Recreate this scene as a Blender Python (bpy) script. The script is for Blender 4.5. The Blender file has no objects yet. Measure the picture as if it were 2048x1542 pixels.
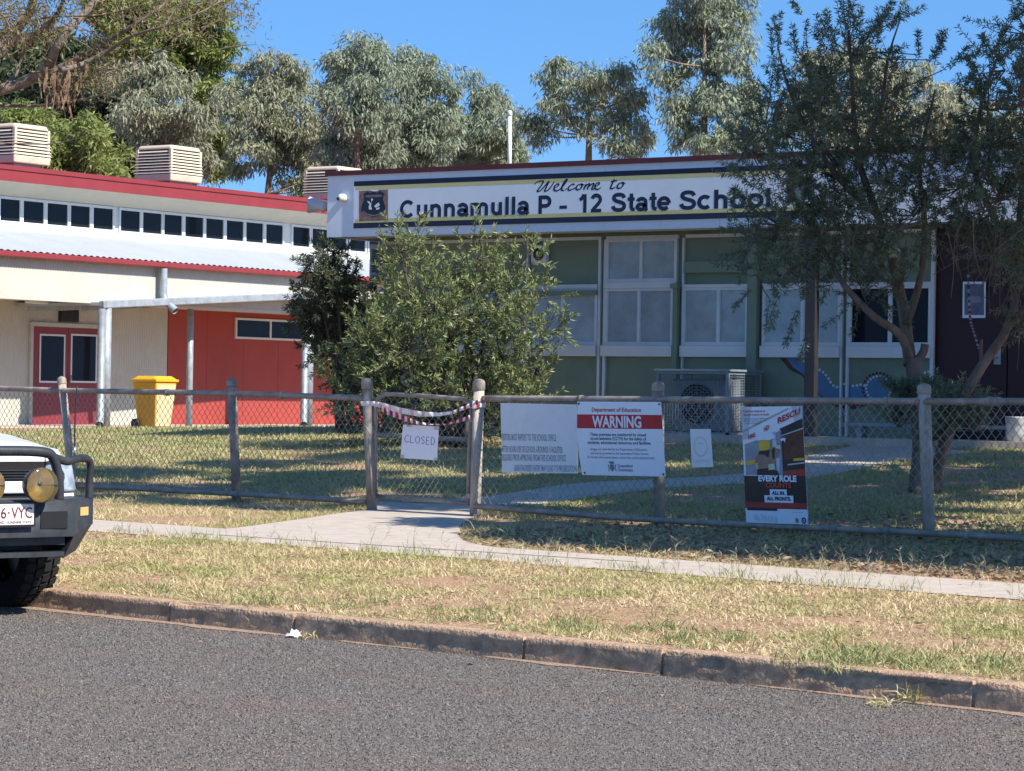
import bpy, math, random
import numpy as np
from mathutils import Vector, Matrix
random.seed(7); rng = np.random.default_rng(11)
SC = bpy.context.scene; COL = SC.collection
# ------------------------------------------------------------------ camera, world, sun
FPX = 5382.0; YAW = math.radians(34); ROLL = 0.0155; PITCH = 18 / FPX
CAMZ = 1.5
FW = Vector((-math.sin(YAW), math.cos(YAW), 0)); RT = Vector((math.cos(YAW), math.sin(YAW), 0)); UP = Vector((0, 0, 1))
F2 = (FW * math.cos(PITCH) + UP * math.sin(PITCH)).normalized(); U2 = (UP * math.cos(PITCH) - FW * math.sin(PITCH)).normalized()
CX = RT * math.cos(ROLL) + U2 * math.sin(ROLL); CY = U2 * math.cos(ROLL) - RT * math.sin(ROLL)
CAM = Vector((0, 0, CAMZ))
cd = bpy.data.cameras.new('camera'); cam = bpy.data.objects.new('camera', cd); COL.objects.link(cam)
cd.sensor_fit = 'HORIZONTAL'; cd.sensor_width = 36; cd.lens = FPX / 2048 * 36; cd.clip_start = 0.1; cd.clip_end = 3000
cam.matrix_world = Matrix(((CX.x, CY.x, -F2.x, 0), (CX.y, CY.y, -F2.y, 0), (CX.z, CY.z, -F2.z, CAMZ), (0, 0, 0, 1)))
SC.camera = cam
SUN_EL = math.radians(43); SUN_AZ = math.radians(-5)          # azimuth measured from +X (along the buildings)
SUND = Vector((math.cos(SUN_AZ) * math.cos(SUN_EL), math.sin(SUN_AZ) * math.cos(SUN_EL), math.sin(SUN_EL)))
sl = bpy.data.lights.new('sun', 'SUN'); sl.energy = 4.6; sl.angle = math.radians(0.5); sl.color = (1, .93, .82)
so = bpy.data.objects.new('sun', sl); COL.objects.link(so); so.rotation_euler = SUND.to_track_quat('Z', 'Y').to_euler(); so.location = (0, 0, 30)
W = bpy.data.worlds.new('World'); SC.world = W; W.use_nodes = True
wn = W.node_tree.nodes; wl = W.node_tree.links
sky = wn.new('ShaderNodeTexSky'); sky.sky_type = 'NISHITA'; sky.sun_disc = False
sky.sun_elevation = SUN_EL; sky.sun_rotation = math.atan2(SUND.x, SUND.y)
sky.air_density = 1.0; sky.dust_density = 0.15; sky.ozone_density = 3.0; sky.altitude = 200
tc = wn.new('ShaderNodeTexCoord'); vm = wn.new('ShaderNodeVectorMath'); vm.operation = 'ADD'; vm.inputs[1].default_value = (0, 0, 0.20)
vn = wn.new('ShaderNodeVectorMath'); vn.operation = 'NORMALIZE'
hs = wn.new('ShaderNodeHueSaturation'); hs.inputs['Saturation'].default_value = 1.22
wl.new(tc.outputs['Generated'], vm.inputs[0]); wl.new(vm.outputs[0], vn.inputs[0]); wl.new(vn.outputs[0], sky.inputs['Vector'])
wl.new(sky.outputs[0], hs.inputs['Color']); wl.new(hs.outputs[0], wn['Background'].inputs['Color']); wn['Background'].inputs['Strength'].default_value = 0.125
SC.view_settings.view_transform = 'Standard'; SC.view_settings.look = 'None'; SC.view_settings.exposure = 0.86; SC.view_settings.gamma = 1
SC.cycles.max_bounces = 6; SC.cycles.transparent_max_bounces = 8

# ------------------------------------------------------------------ pixel rays (photograph pixels, 2048 x 1542)
def ray(px, py): return CX * ((px - 1024) / FPX) + CY * (-(py - 771) / FPX) + F2
def PD(px, py, d): return CAM + ray(px, py) * d
def plane(px, py, n, c):
    r = ray(px, py); return CAM + r * ((c - n.dot(CAM)) / n.dot(r))
def PV(px, py, v): return plane(px, py, Vector((0, 1, 0)), v)
def PU(px, py, u): return plane(px, py, Vector((1, 0, 0)), u)
SA = math.radians(-9); SD = Vector((math.cos(SA), math.sin(SA), 0)); ND = Vector((-math.sin(SA), math.cos(SA), 0))   # street direction, into the block
NK, NF = 11.15, 19.8                                                  # kerb face, fence line
def SN(s, n, z=0): return SD * s + ND * n + UP * z
def PF(px, py, n=NF): return plane(px, py, ND, n)
def ground(x, y):
    x = np.asarray(x, float); y = np.asarray(y, float)
    n = x * ND.x + y * ND.y
    front = np.interp(n, [-1e4, NK, 15.2, 16.4, NF], [0.13, 0.135, 0.20, 0.215, 0.25])
    hb = np.interp(x, [-38, -26], [0.66, 0.92])
    t = np.clip((n - NF) / (32.5 - NF), 0, 1)
    return np.where(n < NF, front, 0.25 + (hb - 0.25) * t)
def gz(x, y): return float(ground(x, y))
def PG(px, py, dz=0, road=False):
    r = ray(px, py); lo, hi = 5.0, 200.0
    f = lambda d: (CAM + r * d).z - ((0 if road else gz((CAM + r * d).x, (CAM + r * d).y)) + dz)
    d = 8.0
    while d < 200 and f(d) > 0: d += 0.5
    lo, hi = d - 0.5, d
    for _ in range(30):
        m = (lo + hi) / 2
        if f(m) > 0: lo = m
        else: hi = m
    return CAM + r * hi

# ------------------------------------------------------------------ materials
def mat(name, col, rough=.65, var=.15, scale=3, bump=0, bscale=60, metal=0, stain=None, sscale=1.2, samt=.5, spec=.35, col2=None, stretch=None, detail=8, lo=.3, hi=.7):
    m = bpy.data.materials.new(name); m.use_nodes = True; N = m.node_tree.nodes; L = m.node_tree.links; b = N['Principled BSDF']
    b.inputs['Roughness'].default_value = rough; b.inputs['Metallic'].default_value = metal; b.inputs['Specular IOR Level'].default_value = spec
    t = N.new('ShaderNodeTexCoord'); src = t.outputs['Object']
    if stretch:
        mp = N.new('ShaderNodeMapping'); mp.inputs['Scale'].default_value = stretch; L.new(src, mp.inputs[0]); src = mp.outputs[0]
    nz = N.new('ShaderNodeTexNoise'); nz.inputs['Scale'].default_value = scale; nz.inputs['Detail'].default_value = detail; nz.inputs['Roughness'].default_value = .65
    L.new(src, nz.inputs['Vector'])
    cr = N.new('ShaderNodeValToRGB'); cr.color_ramp.elements[0].position = lo; cr.color_ramp.elements[1].position = hi
    c2 = col2 or [min(1, c * (1 + var)) for c in col]
    cr.color_ramp.elements[0].color = (*[c * (1 - var) for c in col], 1); cr.color_ramp.elements[1].color = (*c2, 1)
    L.new(nz.outputs['Fac'], cr.inputs[0]); out = cr.outputs[0]
    if stain:
        n2 = N.new('ShaderNodeTexNoise'); n2.inputs['Scale'].default_value = sscale; n2.inputs['Detail'].default_value = 10; n2.inputs['Roughness'].default_value = .75
        L.new(src, n2.inputs['Vector'])
        r2 = N.new('ShaderNodeValToRGB'); r2.color_ramp.elements[0].position = .52; r2.color_ramp.elements[1].position = .72
        r2.color_ramp.elements[0].color = (0, 0, 0, 1); r2.color_ramp.elements[1].color = (samt, samt, samt, 1); L.new(n2.outputs['Fac'], r2.inputs[0])
        mx = N.new('ShaderNodeMixRGB'); L.new(r2.outputs[0], mx.inputs[0]); L.new(out, mx.inputs[1]); mx.inputs[2].default_value = (*stain, 1); out = mx.outputs[0]
    L.new(out, b.inputs['Base Color'])
    if bump:
        n3 = N.new('ShaderNodeTexNoise'); n3.inputs['Scale'].default_value = bscale; n3.inputs['Detail'].default_value = 6
        L.new(src, n3.inputs['Vector']); bp = N.new('ShaderNodeBump'); bp.inputs['Strength'].default_value = bump; bp.inputs['Distance'].default_value = .02
        L.new(n3.outputs['Fac'], bp.inputs['Height']); L.new(bp.outputs[0], b.inputs['Normal'])
    return m
def leafmat(name, cols, trans=.3, rough=.5, patch=None, pscale=.5, pstretch=None):
    m = bpy.data.materials.new(name); m.use_nodes = True; N = m.node_tree.nodes; L = m.node_tree.links; b = N['Principled BSDF']
    g = N.new('ShaderNodeNewGeometry'); cr = N.new('ShaderNodeValToRGB'); E = cr.color_ramp.elements
    while len(E) < len(cols): E.new(.5)
    for i, c in enumerate(cols): E[i].position = i / max(1, len(cols) - 1); E[i].color = (*c, 1)
    L.new(g.outputs['Random Per Island'], cr.inputs[0]); out = cr.outputs[0]
    if patch:
        tc = N.new('ShaderNodeTexCoord'); nz = N.new('ShaderNodeTexNoise'); nz.inputs['Scale'].default_value = pscale; nz.inputs['Detail'].default_value = 4; pm = N.new('ShaderNodeMapping'); pm.inputs['Scale'].default_value = pstretch or (1, 1, 1); pm.inputs['Rotation'].default_value = (0, 0, math.radians(9) if pstretch else 0); L.new(tc.outputs['Object'], pm.inputs[0]); L.new(pm.outputs[0], nz.inputs['Vector'])
        r2 = N.new('ShaderNodeValToRGB'); r2.color_ramp.elements[0].position = .45; r2.color_ramp.elements[1].position = .62; L.new(nz.outputs['Fac'], r2.inputs[0])
        mx = N.new('ShaderNodeMixRGB'); L.new(r2.outputs[0], mx.inputs[0]); L.new(out, mx.inputs[1])
        c3 = N.new('ShaderNodeValToRGB'); c3.color_ramp.elements[0].color = (*patch[0], 1); c3.color_ramp.elements[1].color = (*patch[1], 1); L.new(g.outputs['Random Per Island'], c3.inputs[0]); L.new(c3.outputs[0], mx.inputs[2]); out = mx.outputs[0]
    L.new(out, b.inputs['Base Color']); b.inputs['Roughness'].default_value = rough; b.inputs['Specular IOR Level'].default_value = .4
    tr = N.new('ShaderNodeBsdfTranslucent'); L.new(out, tr.inputs['Color']); mix = N.new('ShaderNodeMixShader'); mix.inputs[0].default_value = trans
    L.new(b.outputs[0], mix.inputs[1]); L.new(tr.outputs[0], mix.inputs[2]); L.new(mix.outputs[0], N['Material Output'].inputs[0])
    return m
def glass(name, col, rough=.04, spec=.6):
    return mat(name, col, rough=rough, var=.12, scale=1.2, spec=spec)

# ------------------------------------------------------------------ mesh building
ORG = {}
def tagit(o, label=None, cat=None, group=None, kind=None):
    for k, v in (('label', label), ('category', cat), ('group', group), ('kind', kind)):
        if v: o[k] = v
    return o
def thing(name, label, cat, loc, group=None, rot=None):
    o = bpy.data.objects.new(name, None); COL.objects.link(o); o.location = loc; o.empty_display_size = .2
    if rot is not None: o.rotation_euler = (0, 0, rot)
    ORG[o.name] = Vector(loc) if rot is None else None
    return tagit(o, label, cat, group)
def link(name, me, m, parent, org):
    o = bpy.data.objects.new(name, me); COL.objects.link(o)
    if m is not None and not len(me.materials): me.materials.append(m)
    if parent is not None:
        o.parent = parent
    ORG[o.name] = org
    return o
class MB:
    def __init__(s): s.v = []; s.f = []; s.sm = []
    def quad(s, a, b, c, d): s.poly([a, b, c, d])
    def poly(s, pts, sm=False):
        i = len(s.v); s.v += [tuple(p) for p in pts]; s.f.append(tuple(range(i, i + len(pts)))); s.sm.append(sm); return s
    def box(s, a, b):
        x0, x1 = sorted((a[0], b[0])); y0, y1 = sorted((a[1], b[1])); z0, z1 = sorted((a[2], b[2]))
        return s.hexa([(x0, y0, z0), (x1, y0, z0), (x1, y1, z0), (x0, y1, z0)], [(x0, y0, z1), (x1, y0, z1), (x1, y1, z1), (x0, y1, z1)])
    def hexa(s, bot, top):
        i = len(s.v); n = len(bot); s.v += [tuple(p) for p in bot] + [tuple(p) for p in top]
        s.f.append(tuple(range(i + n - 1, i - 1, -1))); s.f.append(tuple(range(i + n, i + 2 * n)))
        for k in range(n): s.f.append((i + k, i + (k + 1) % n, i + n + (k + 1) % n, i + n + k))
        s.sm += [False] * (n + 2); return s
    def obox(s, a, b, w, h, up=UP):                      # bar from a to b, width w (sideways), height h (along up)
        a = Vector(a); b = Vector(b); d = (b - a).normalized(); sd = d.cross(up).normalized(); u = sd.cross(d)
        q = [sd * (-w / 2) - u * (h / 2), sd * (w / 2) - u * (h / 2), sd * (w / 2) + u * (h / 2), sd * (-w / 2) + u * (h / 2)]
        return s.hexa([a + k for k in q], [b + k for k in q])
    def tube(s, pts, rad, n=8, caps=True):
        pts = [Vector(p) for p in pts]; k = len(pts)
        if not hasattr(rad, '__len__'): rad = [rad] * k
        i0 = len(s.v); prev = None
        for j, p in enumerate(pts):
            d = (pts[min(j + 1, k - 1)] - pts[max(j - 1, 0)])
            d = d.normalized() if d.length > 1e-9 else Vector((0, 0, 1))
            if prev is None: ref = Vector((0, 0, 1)) if abs(d.z) < .9 else Vector((1, 0, 0)); sd = d.cross(ref).normalized()
            else: sd = (prev - d * prev.dot(d)); sd = sd.normalized() if sd.length > 1e-6 else d.orthogonal().normalized()
            prev = sd; up = d.cross(sd)
            for a in range(n):
                t = 2 * math.pi * a / n; s.v.append(tuple(p + (sd * math.cos(t) + up * math.sin(t)) * rad[j]))
        for j in range(k - 1):
            for a in range(n):
                b = (a + 1) % n; s.f.append((i0 + j * n + a, i0 + j * n + b, i0 + (j + 1) * n + b, i0 + (j + 1) * n + a)); s.sm.append(True)
        if caps:
            s.f.append(tuple(range(i0 + n - 1, i0 - 1, -1))); s.f.append(tuple(range(i0 + (k - 1) * n, i0 + k * n))); s.sm += [False, False]
        return s
    def lathe(s, prof, axis_o, axis_d, n=24, close=False):          # prof: list of (radius, distance along axis)
        o = Vector(axis_o); d = Vector(axis_d).normalized(); a = d.orthogonal().normalized(); b = d.cross(a); i0 = len(s.v)
        for r, h in prof:
            for k in range(n):
                t = 2 * math.pi * k / n; s.v.append(tuple(o + d * h + (a * math.cos(t) + b * math.sin(t)) * r))
        for j in range(len(prof) - 1):
            for k in range(n):
                q = (k + 1) % n; s.f.append((i0 + j * n + k, i0 + j * n + q, i0 + (j + 1) * n + q, i0 + (j + 1) * n + k)); s.sm.append(True)
        return s
    def grid(s, P):                                       # P[i][j] points
        i0 = len(s.v); r = len(P); c = len(P[0])
        for row in P: s.v += [tuple(p) for p in row]
        for i in range(r - 1):
            for j in range(c - 1): s.f.append((i0 + i * c + j, i0 + i * c + j + 1, i0 + (i + 1) * c + j + 1, i0 + (i + 1) * c + j)); s.sm.append(True)
        return s
    def build(s, name, m, parent=None, bevel=0, label=None):
        org = ORG.get(parent.name) if parent is not None else Vector((0, 0, 0))
        me = bpy.data.meshes.new(name)
        off = org if org is not None else Vector((0, 0, 0))
        if parent is None and s.v:                        # a thing or structure of one mesh: origin at its base
            a = np.array(s.v); off = Vector(((a[:, 0].min() + a[:, 0].max()) / 2, (a[:, 1].min() + a[:, 1].max()) / 2, a[:, 2].min()))
        me.from_pydata([(x - off[0], y - off[1], z - off[2]) for x, y, z in s.v], [], s.f)
        me.polygons.foreach_set('use_smooth', s.sm)
        o = link(name, me, m, parent, org if parent is not None else off)
        if parent is None: o.location = off
        if bevel:
            bm = o.modifiers.new('bevel', 'BEVEL'); bm.width = bevel; bm.segments = 2; bm.limit_method = 'ANGLE'
        if label: o['label'] = label
        return o
def npmesh(name, V, F, m, parent=None, smooth=False):
    """V (n,3) world points, F (k,q) faces of one size."""
    org = ORG.get(parent.name) if parent is not None else Vector((0, 0, 0))
    V = np.asarray(V, np.float32) - np.array(org, np.float32); F = np.asarray(F, np.int32)
    me = bpy.data.meshes.new(name); me.vertices.add(len(V)); me.vertices.foreach_set('co', V.ravel())
    me.loops.add(F.size); me.loops.foreach_set('vertex_index', F.ravel()); me.polygons.add(len(F))
    me.polygons.foreach_set('loop_start', np.arange(len(F), dtype=np.int32) * F.shape[1])
    me.update(calc_edges=True); me.validate()
    if smooth: me.polygons.foreach_set('use_smooth', np.ones(len(F), bool))
    return link(name, me, m, parent, org)
def leaves(P, D, L, Wd, bend=0.0):
    """diamond leaf per point: base P, direction D, length L, width Wd"""
    n = len(P); D = D / np.linalg.norm(D, axis=1, keepdims=True)
    R = rng.normal(size=(n, 3)); S = np.cross(D, R); S /= np.linalg.norm(S, axis=1, keepdims=True) + 1e-9
    L = np.broadcast_to(L, n)[:, None]; Wd = np.broadcast_to(Wd, n)[:, None]
    mid = P + D * L * .45; tip = P + D * L; tip[:, 2] -= (bend * L)[:, 0]
    V = np.stack([P, mid + S * Wd / 2, tip, mid - S * Wd / 2], 1).reshape(-1, 3)
    return V, np.arange(4 * n).reshape(n, 4)
def unit(a): return a / (np.linalg.norm(a, axis=-1, keepdims=True) + 1e-9)
_vn = rng.random((64, 64))
def vnoise(x, y, sc):
    x = np.asarray(x) * sc + 1000; y = np.asarray(y) * sc + 1000; i = np.floor(x).astype(int); j = np.floor(y).astype(int); fx = x - i; fy = y - j
    fx = fx * fx * (3 - 2 * fx); fy = fy * fy * (3 - 2 * fy); g = lambda a, b: _vn[a % 64, b % 64]
    return (g(i, j) * (1 - fx) + g(i + 1, j) * fx) * (1 - fy) + (g(i, j + 1) * (1 - fx) + g(i + 1, j + 1) * fx) * fy
# lettering
_tc = {}
def text2d(st, bold=0.0, shear=0.0):
    k = (st, bold, shear)
    if k not in _tc:
        cu = bpy.data.curves.new('lettering', 'FONT'); cu.body = st; cu.offset = bold; cu.shear = shear; cu.resolution_u = 3
        ob = bpy.data.objects.new('lettering', cu); me = bpy.data.meshes.new_from_object(ob)
        v = np.array([tuple(p.co)[:2] for p in me.vertices]); f = [tuple(p.vertices) for p in me.polygons]
        bpy.data.objects.remove(ob); bpy.data.curves.remove(cu); bpy.data.meshes.remove(me); _tc[k] = (v, f)
    return _tc[k]
CAPH = 0.70
def put_text(mb, st, fn, x0, x1, yb, cap, bold=0.0, shear=0.0, align='fit'):
    """fn(x,y)->world; text from x0 to x1 with its baseline yb and cap height cap (signed: y direction up)"""
    v, f = text2d(st, bold, shear); i0 = len(mb.v); a, b = v[:, 0].min(), v[:, 0].max()
    for p in v: mb.v.append(tuple(fn(x0 + (p[0] - a) / (b - a) * (x1 - x0), yb + p[1] / CAPH * cap)))
    for q in f: mb.f.append(tuple(i0 + k for k in q)); mb.sm.append(False)
def catmull(pts, k=6):
    out = []; n = len(pts)
    for i in range(n - 1):
        p0, p1, p2, p3 = pts[max(i - 1, 0)], pts[i], pts[i + 1], pts[min(i + 2, n - 1)]
        for t in range(k):
            t /= k; out.append(tuple(.5 * (2 * b + (c - a) * t + (2 * a - 5 * b + 4 * c - d) * t * t + (3 * b - a - 3 * c + d) * t ** 3) for a, b, c, d in zip(p0, p1, p2, p3)))
    out.append(tuple(pts[-1])); return out
def brush(mb, pts, w, fn):
    """a brush stroke of width w along 2-D points, in the plane fn"""
    c = catmull(pts); i0 = len(mb.v); n = len(c)
    for i, p in enumerate(c):
        a = c[max(i - 1, 0)]; b = c[min(i + 1, n - 1)]; dx, dy = b[0] - a[0], b[1] - a[1]; l = math.hypot(dx, dy) or 1
        ww = w * (.55 + .45 * abs(math.sin(math.atan2(dy, dx) - .5))) / 2 * min(1, .5 + 4 * min(i, n - 1 - i) / n)
        mb.v.append(tuple(fn(p[0] - dy / l * ww, p[1] + dx / l * ww))); mb.v.append(tuple(fn(p[0] + dy / l * ww, p[1] - dx / l * ww)))
    for i in range(n - 1): mb.f.append((i0 + 2 * i, i0 + 2 * i + 1, i0 + 2 * i + 3, i0 + 2 * i + 2)); mb.sm.append(False)
def disc(mb, fn, x, y, r, ry=None, n=20, hole=0):
    ry = ry or r
    if not hole: mb.poly([fn(x + r * math.cos(2 * math.pi * k / n), y + ry * math.sin(2 * math.pi * k / n)) for k in range(n)])
    else:
        for k in range(n):
            a, b = 2 * math.pi * k / n, 2 * math.pi * (k + 1) / n
            mb.poly([fn(x + r * math.cos(a), y + ry * math.sin(a)), fn(x + r * math.cos(b), y + ry * math.sin(b)), fn(x + r * hole * math.cos(b), y + ry * hole * math.sin(b)), fn(x + r * hole * math.cos(a), y + ry * hole * math.sin(a))])
def arc(cx, cy, rx, ry, a0, a1, n=14): return [(cx + rx * math.cos(math.radians(a0 + (a1 - a0) * i / n)), cy + ry * math.sin(math.radians(a0 + (a1 - a0) * i / n))) for i in range(n + 1)]
GLYPH = {'C': (.722, [arc(.37, .358, .27, .292, 42, 318, 20)]), 'u': (.611, [[(.145, .52), (.145, .21)] + arc(.30, .21, .155, .15, 180, 360), [(.465, .52), (.465, 0)]]),
 'n': (.611, [[(.135, 0), (.135, .52)], arc(.30, .305, .165, .155, 175, 0) + [(.465, 0)]]), 'm': (.889, [[(.13, 0), (.13, .52)], arc(.285, .33, .155, .13, 175, 0) + [(.44, 0)], arc(.595, .33, .155, .13, 175, 0) + [(.75, 0)]]),
 'a': (.556, [arc(.27, .335, .165, .13, 165, 0) + [(.437, .12), (.45, .05), (.485, .0)], arc(.245, .155, .15, .10, 0, 360, 18) + [(.395, .23), (.42, .29)]]), 'l': (.278, [[(.14, 0), (.14, .716)]]),
 'P': (.667, [[(.145, 0), (.145, .716)], [(.145, .648), (.36, .648)] + arc(.38, .478, .18, .17, 85, -85) + [(.145, .308)]]), '1': (.556, [[(.09, .50), (.20, .565), (.275, .70)], [(.325, 0), (.325, .716)]]),
 '2': (.556, [arc(.275, .49, .185, .165, 165, -25) + [(.37, .33), (.13, .10)], [(.045, .065), (.505, .065)]]), 'S': (.667, [[(.56, .52), (.50, .62), (.345, .655), (.18, .62), (.135, .52), (.20, .43), (.35, .375), (.52, .31), (.565, .20), (.50, .095), (.34, .06), (.16, .10), (.095, .22)]]),
 't': (.333, [[(.185, .68), (.185, .15), (.215, .075), (.325, .065)], [(.03, .465), (.32, .465)]]), 'e': (.556, [arc(.285, .26, .205, .205, 0, 315, 20), [(.09, .255), (.49, .255)]]), 'c': (.556, [arc(.285, .26, .205, .205, 45, 315, 18)]),
 'h': (.611, [[(.135, 0), (.135, .716)], arc(.30, .305, .165, .155, 175, 0) + [(.465, 0)]]), 'o': (.611, [arc(.305, .26, .215, .205, 0, 360, 24)])}
def bold_text(mb, st, fn, x0, x1, zb, cap, w=.152):
    """heavy plain sans lettering built from constant-width strokes"""
    S_ = []; x = 0
    for ch in st:
        adv, gl_ = GLYPH[ch]; S_ += [[(p[0] + x, p[1]) for p in g] for g in gl_]; x += adv
    xs = [p[0] for g in S_ for p in g]; a, b = min(xs) - w / 2, max(xs) + w / 2; k = (x1 - x0) / (b - a); kz = cap / .716
    for j, g in enumerate(S_):
        if len(g) == 13: g = catmull(g, 3)
        i0 = len(mb.v); n = len(g); ww = w * (.86 if len(g) < 3 and abs(g[0][1] - g[-1][1]) < .01 else 1)
        for i, p in enumerate(g):
            q0 = g[max(i - 1, 0)]; q1 = g[min(i + 1, n - 1)]; dx, dy = q1[0] - q0[0], q1[1] - q0[1]; l = math.hypot(dx, dy) or 1
            for sg in (1, -1): u, v = p[0] - dy / l * ww / 2 * sg, p[1] + dx / l * ww / 2 * sg; mb.v.append(tuple(fn(x0 + (u - a) * k, zb + v * kz) + Vector((0, -.00012 * j, 0))))
        for i in range(n - 1): mb.f.append((i0 + 2 * i, i0 + 2 * i + 1, i0 + 2 * i + 3, i0 + 2 * i + 2)); mb.sm.append(False)
#==SETTING==
M = {}
M['asphalt'] = mat('asphalt', (.08, .071, .065), rough=.92, var=.5, scale=80, col2=(.225, .197, .178), bump=.12, bscale=90, stain=(.20, .125, .09), sscale=.45, samt=.45, detail=4, lo=.40, hi=.62)
M['soil'] = mat('soil', (.36, .225, .14), rough=.95, var=.3, scale=14, bump=.8, bscale=40, stain=(.40, .21, .13), sscale=.5, samt=.7)
M['concrete'] = mat('concrete', (.46, .40, .34), rough=.85, var=.14, scale=5, bump=.25, bscale=90, stain=(.36, .28, .21), sscale=1.1, samt=.6)
M['kerb'] = mat('kerb_concrete', (.43, .29, .19), rough=.92, var=.35, scale=11, bump=1.0, bscale=45, stain=(.19, .12, .08), sscale=5, samt=.6)
M['sand'] = mat('sand', (.30, .215, .16), rough=.95, var=.45, scale=40, bump=.5)
# road, ground sheet
road = MB(); ss = np.linspace(-300, 300, 61)
road.grid([[SN(s, n, 0) for s in ss] for n in (-60, -6, 0, 4, 8, NK + .02)]); tagit(road.build('road', M['asphalt']), kind='structure')
sl_ = np.concatenate([np.linspace(-600, -60, 10)[:-1], np.arange(-60, 30, 1.0), np.linspace(30, 600, 10)])
nl_ = np.concatenate([[-600, -61, -60.5, NK + .03, NK + .04], [NK + .3, 12, 13, 14, 15.2, 16.4, 17.5, 18.6, NF], np.arange(20.5, 70, 1.0), [75, 90, 150, 300, 900]])
P = []
for n in nl_:
    row = []
    for s in sl_:
        q = SN(s, n); z = gz(q.x, q.y)
        if -61 < n < NK + .035: z = -.08
        row.append((q.x, q.y, z))
    P.append(row)
g = MB().grid(P); gob = g.build('ground', M['soil']); tagit(gob, kind='structure')
# kerb: poured lengths with open joints and chipped faces
kb = MB(); joints = [-40.0]; 
for px, py in ((135, 1205), (425, 1240), (620, 1270), (1090, 1318), (1340, 1350), (1950, 1418)):
    q = PG(px, py, road=True); joints.append(q.dot(SD))
joints = [-40, -36, -31, -27, -23.5, -20.5, -17.5] + [j for j in joints[1:]] + [1, 4, 8, 14, 22, 35]
for a, b in zip(joints[:-1], joints[1:]):
    a += .012; b -= .012; k = max(2, int((b - a) / .045)); R = []
    prof = [(-.012, -.05), (-.004, .0), (.0, .035), (.002, .06), (.004, .09), (.007, .108), (.010, .130), (.022, .140), (.10, .143), (.158, .142), (.168, .09)]
    for i in range(k + 1):
        s = a + (b - a) * i / k; row = []
        for j, (n, z) in enumerate(prof):
            ch = (vnoise(s * 3.1, j * .35, 3.0) - .5) * .008 + (vnoise(s * 9, j * 1.7 + 9, 2.2) - .5) * .012 + (.016 if j in (4, 5) and vnoise(s * 1.3 + 7, 5, 1.5) > .62 else 0) + (.012 if j == 3 and vnoise(s * 1.1 + 70, 2, 1.4) > .55 else 0)
            chip = .03 * max(0, vnoise(s * 2 + 50, 3, 2.5) - .66) / .34 if j in (6, 7) else 0
            dz = -chip * .8 + (vnoise(s, 7, .8) - .5) * .012 if j > 4 else 0
            row.append(SN(s, NK + n + (abs(ch) if j < 6 else 0) + chip, z + dz))
        R.append(row)
    kb.grid([list(r) for r in zip(*R)]); kb.poly(R[0]); kb.poly(R[-1][::-1])
core = [[SN(s, NK + n, z) for s in np.arange(-40, 35, .5)] for n, z in ((.02, -.04), (.02, .118), (.14, .122))]; kb.grid(core)
tagit(kb.build('kerb', M['kerb']), kind='structure')
# gutter sand along the kerb foot
gs = MB(); top = []; bot = []
for s in np.arange(-20, 4, .06):
    w = .0 + .24 * max(0, vnoise(s, 1, 1.1) - .32) + .06 * (vnoise(s, 4, 6) - .4)
    top.append(SN(s, NK + .03, .012)); bot.append(SN(s, NK - w, .004))
gs.grid([top, bot]); tagit(gs.build('gutter_sand', M['sand']), kind='stuff')
# footpath with joints, and the apron to the gate
fp = MB(); js = list(np.arange(-60, 40, 2.4))
for a, b in zip(js[:-1], js[1:]):
    m = [a + (b - a) * t for t in np.linspace(0, 1, 9)]
    R = [[SN(s, n, gz(*SN(s, n).xy) + .006) for s in m] for n in (15.22, 15.8, 16.38)]
    R[0] = [p + ND * ((vnoise(p.x, p.y, 2.2) - .5) * .16) for p in R[0]]
    fp.grid(R)
tagit(fp.build('footpath', M['concrete']), kind='structure')
APX = [(738, 1018), (690, 1026), (640, 1034), (560, 1046), (500, 1054), (440, 1058), (470, 1072), (700, 1082), (900, 1102), (1080, 1117), (1260, 1125), (1150, 1110), (1030, 1100), (960, 1090), (925, 1080), (918, 1060), (950, 1034)]
ap = [PG(*p) for p in APX]
def strip(mb, left, right, dz, k=10):
    """a paved strip between two ground polylines"""
    L2 = catmull([tuple(p) for p in left], k); R2 = catmull([tuple(p) for p in right], k); n = max(len(L2), len(R2))
    f = lambda A, t: Vector(A[min(int(t * (len(A) - 1)), len(A) - 2)]).lerp(Vector(A[min(int(t * (len(A) - 1)), len(A) - 2) + 1]), t * (len(A) - 1) - min(int(t * (len(A) - 1)), len(A) - 2))
    rows = []
    for i in range(n):
        a = f(L2, i / (n - 1)); b = f(R2, i / (n - 1)); r = []
        for t in np.linspace(0, 1, 7):
            p = a.lerp(b, t); r.append((p.x, p.y, gz(p.x, p.y) + dz))
        rows.append(r)
    mb.grid(rows); return [Vector(p) for p in L2] + [Vector(p) for p in reversed(R2)]
PAVED = []
am = MB(); PAVED.append(strip(am, [PG(745, 1004), PG(738, 1018), PG(640, 1034), PG(500, 1054), PG(380, 1068)], [PG(955, 1012), PG(950, 1034), PG(918, 1058), PG(960, 1092), PG(1290, 1127)], .010))
tagit(am.build('gate_apron', M['concrete']), kind='structure')
gp = MB(); PAVED.append(strip(gp, [PG(748, 1003), PG(900, 1000), PG(1000, 990), PG(1150, 968), PG(1340, 958), PG(1492, 946), PG(1623, 911), PG(1748, 884)], [PG(955, 1010), PG(1060, 1012), PG(1180, 995), PG(1340, 977), PG(1500, 967), PG(1650, 953), PG(1800, 922), PG(1960, 906)], .008))
tagit(gp.build('garden_path', M['concrete']), kind='structure')
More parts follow.
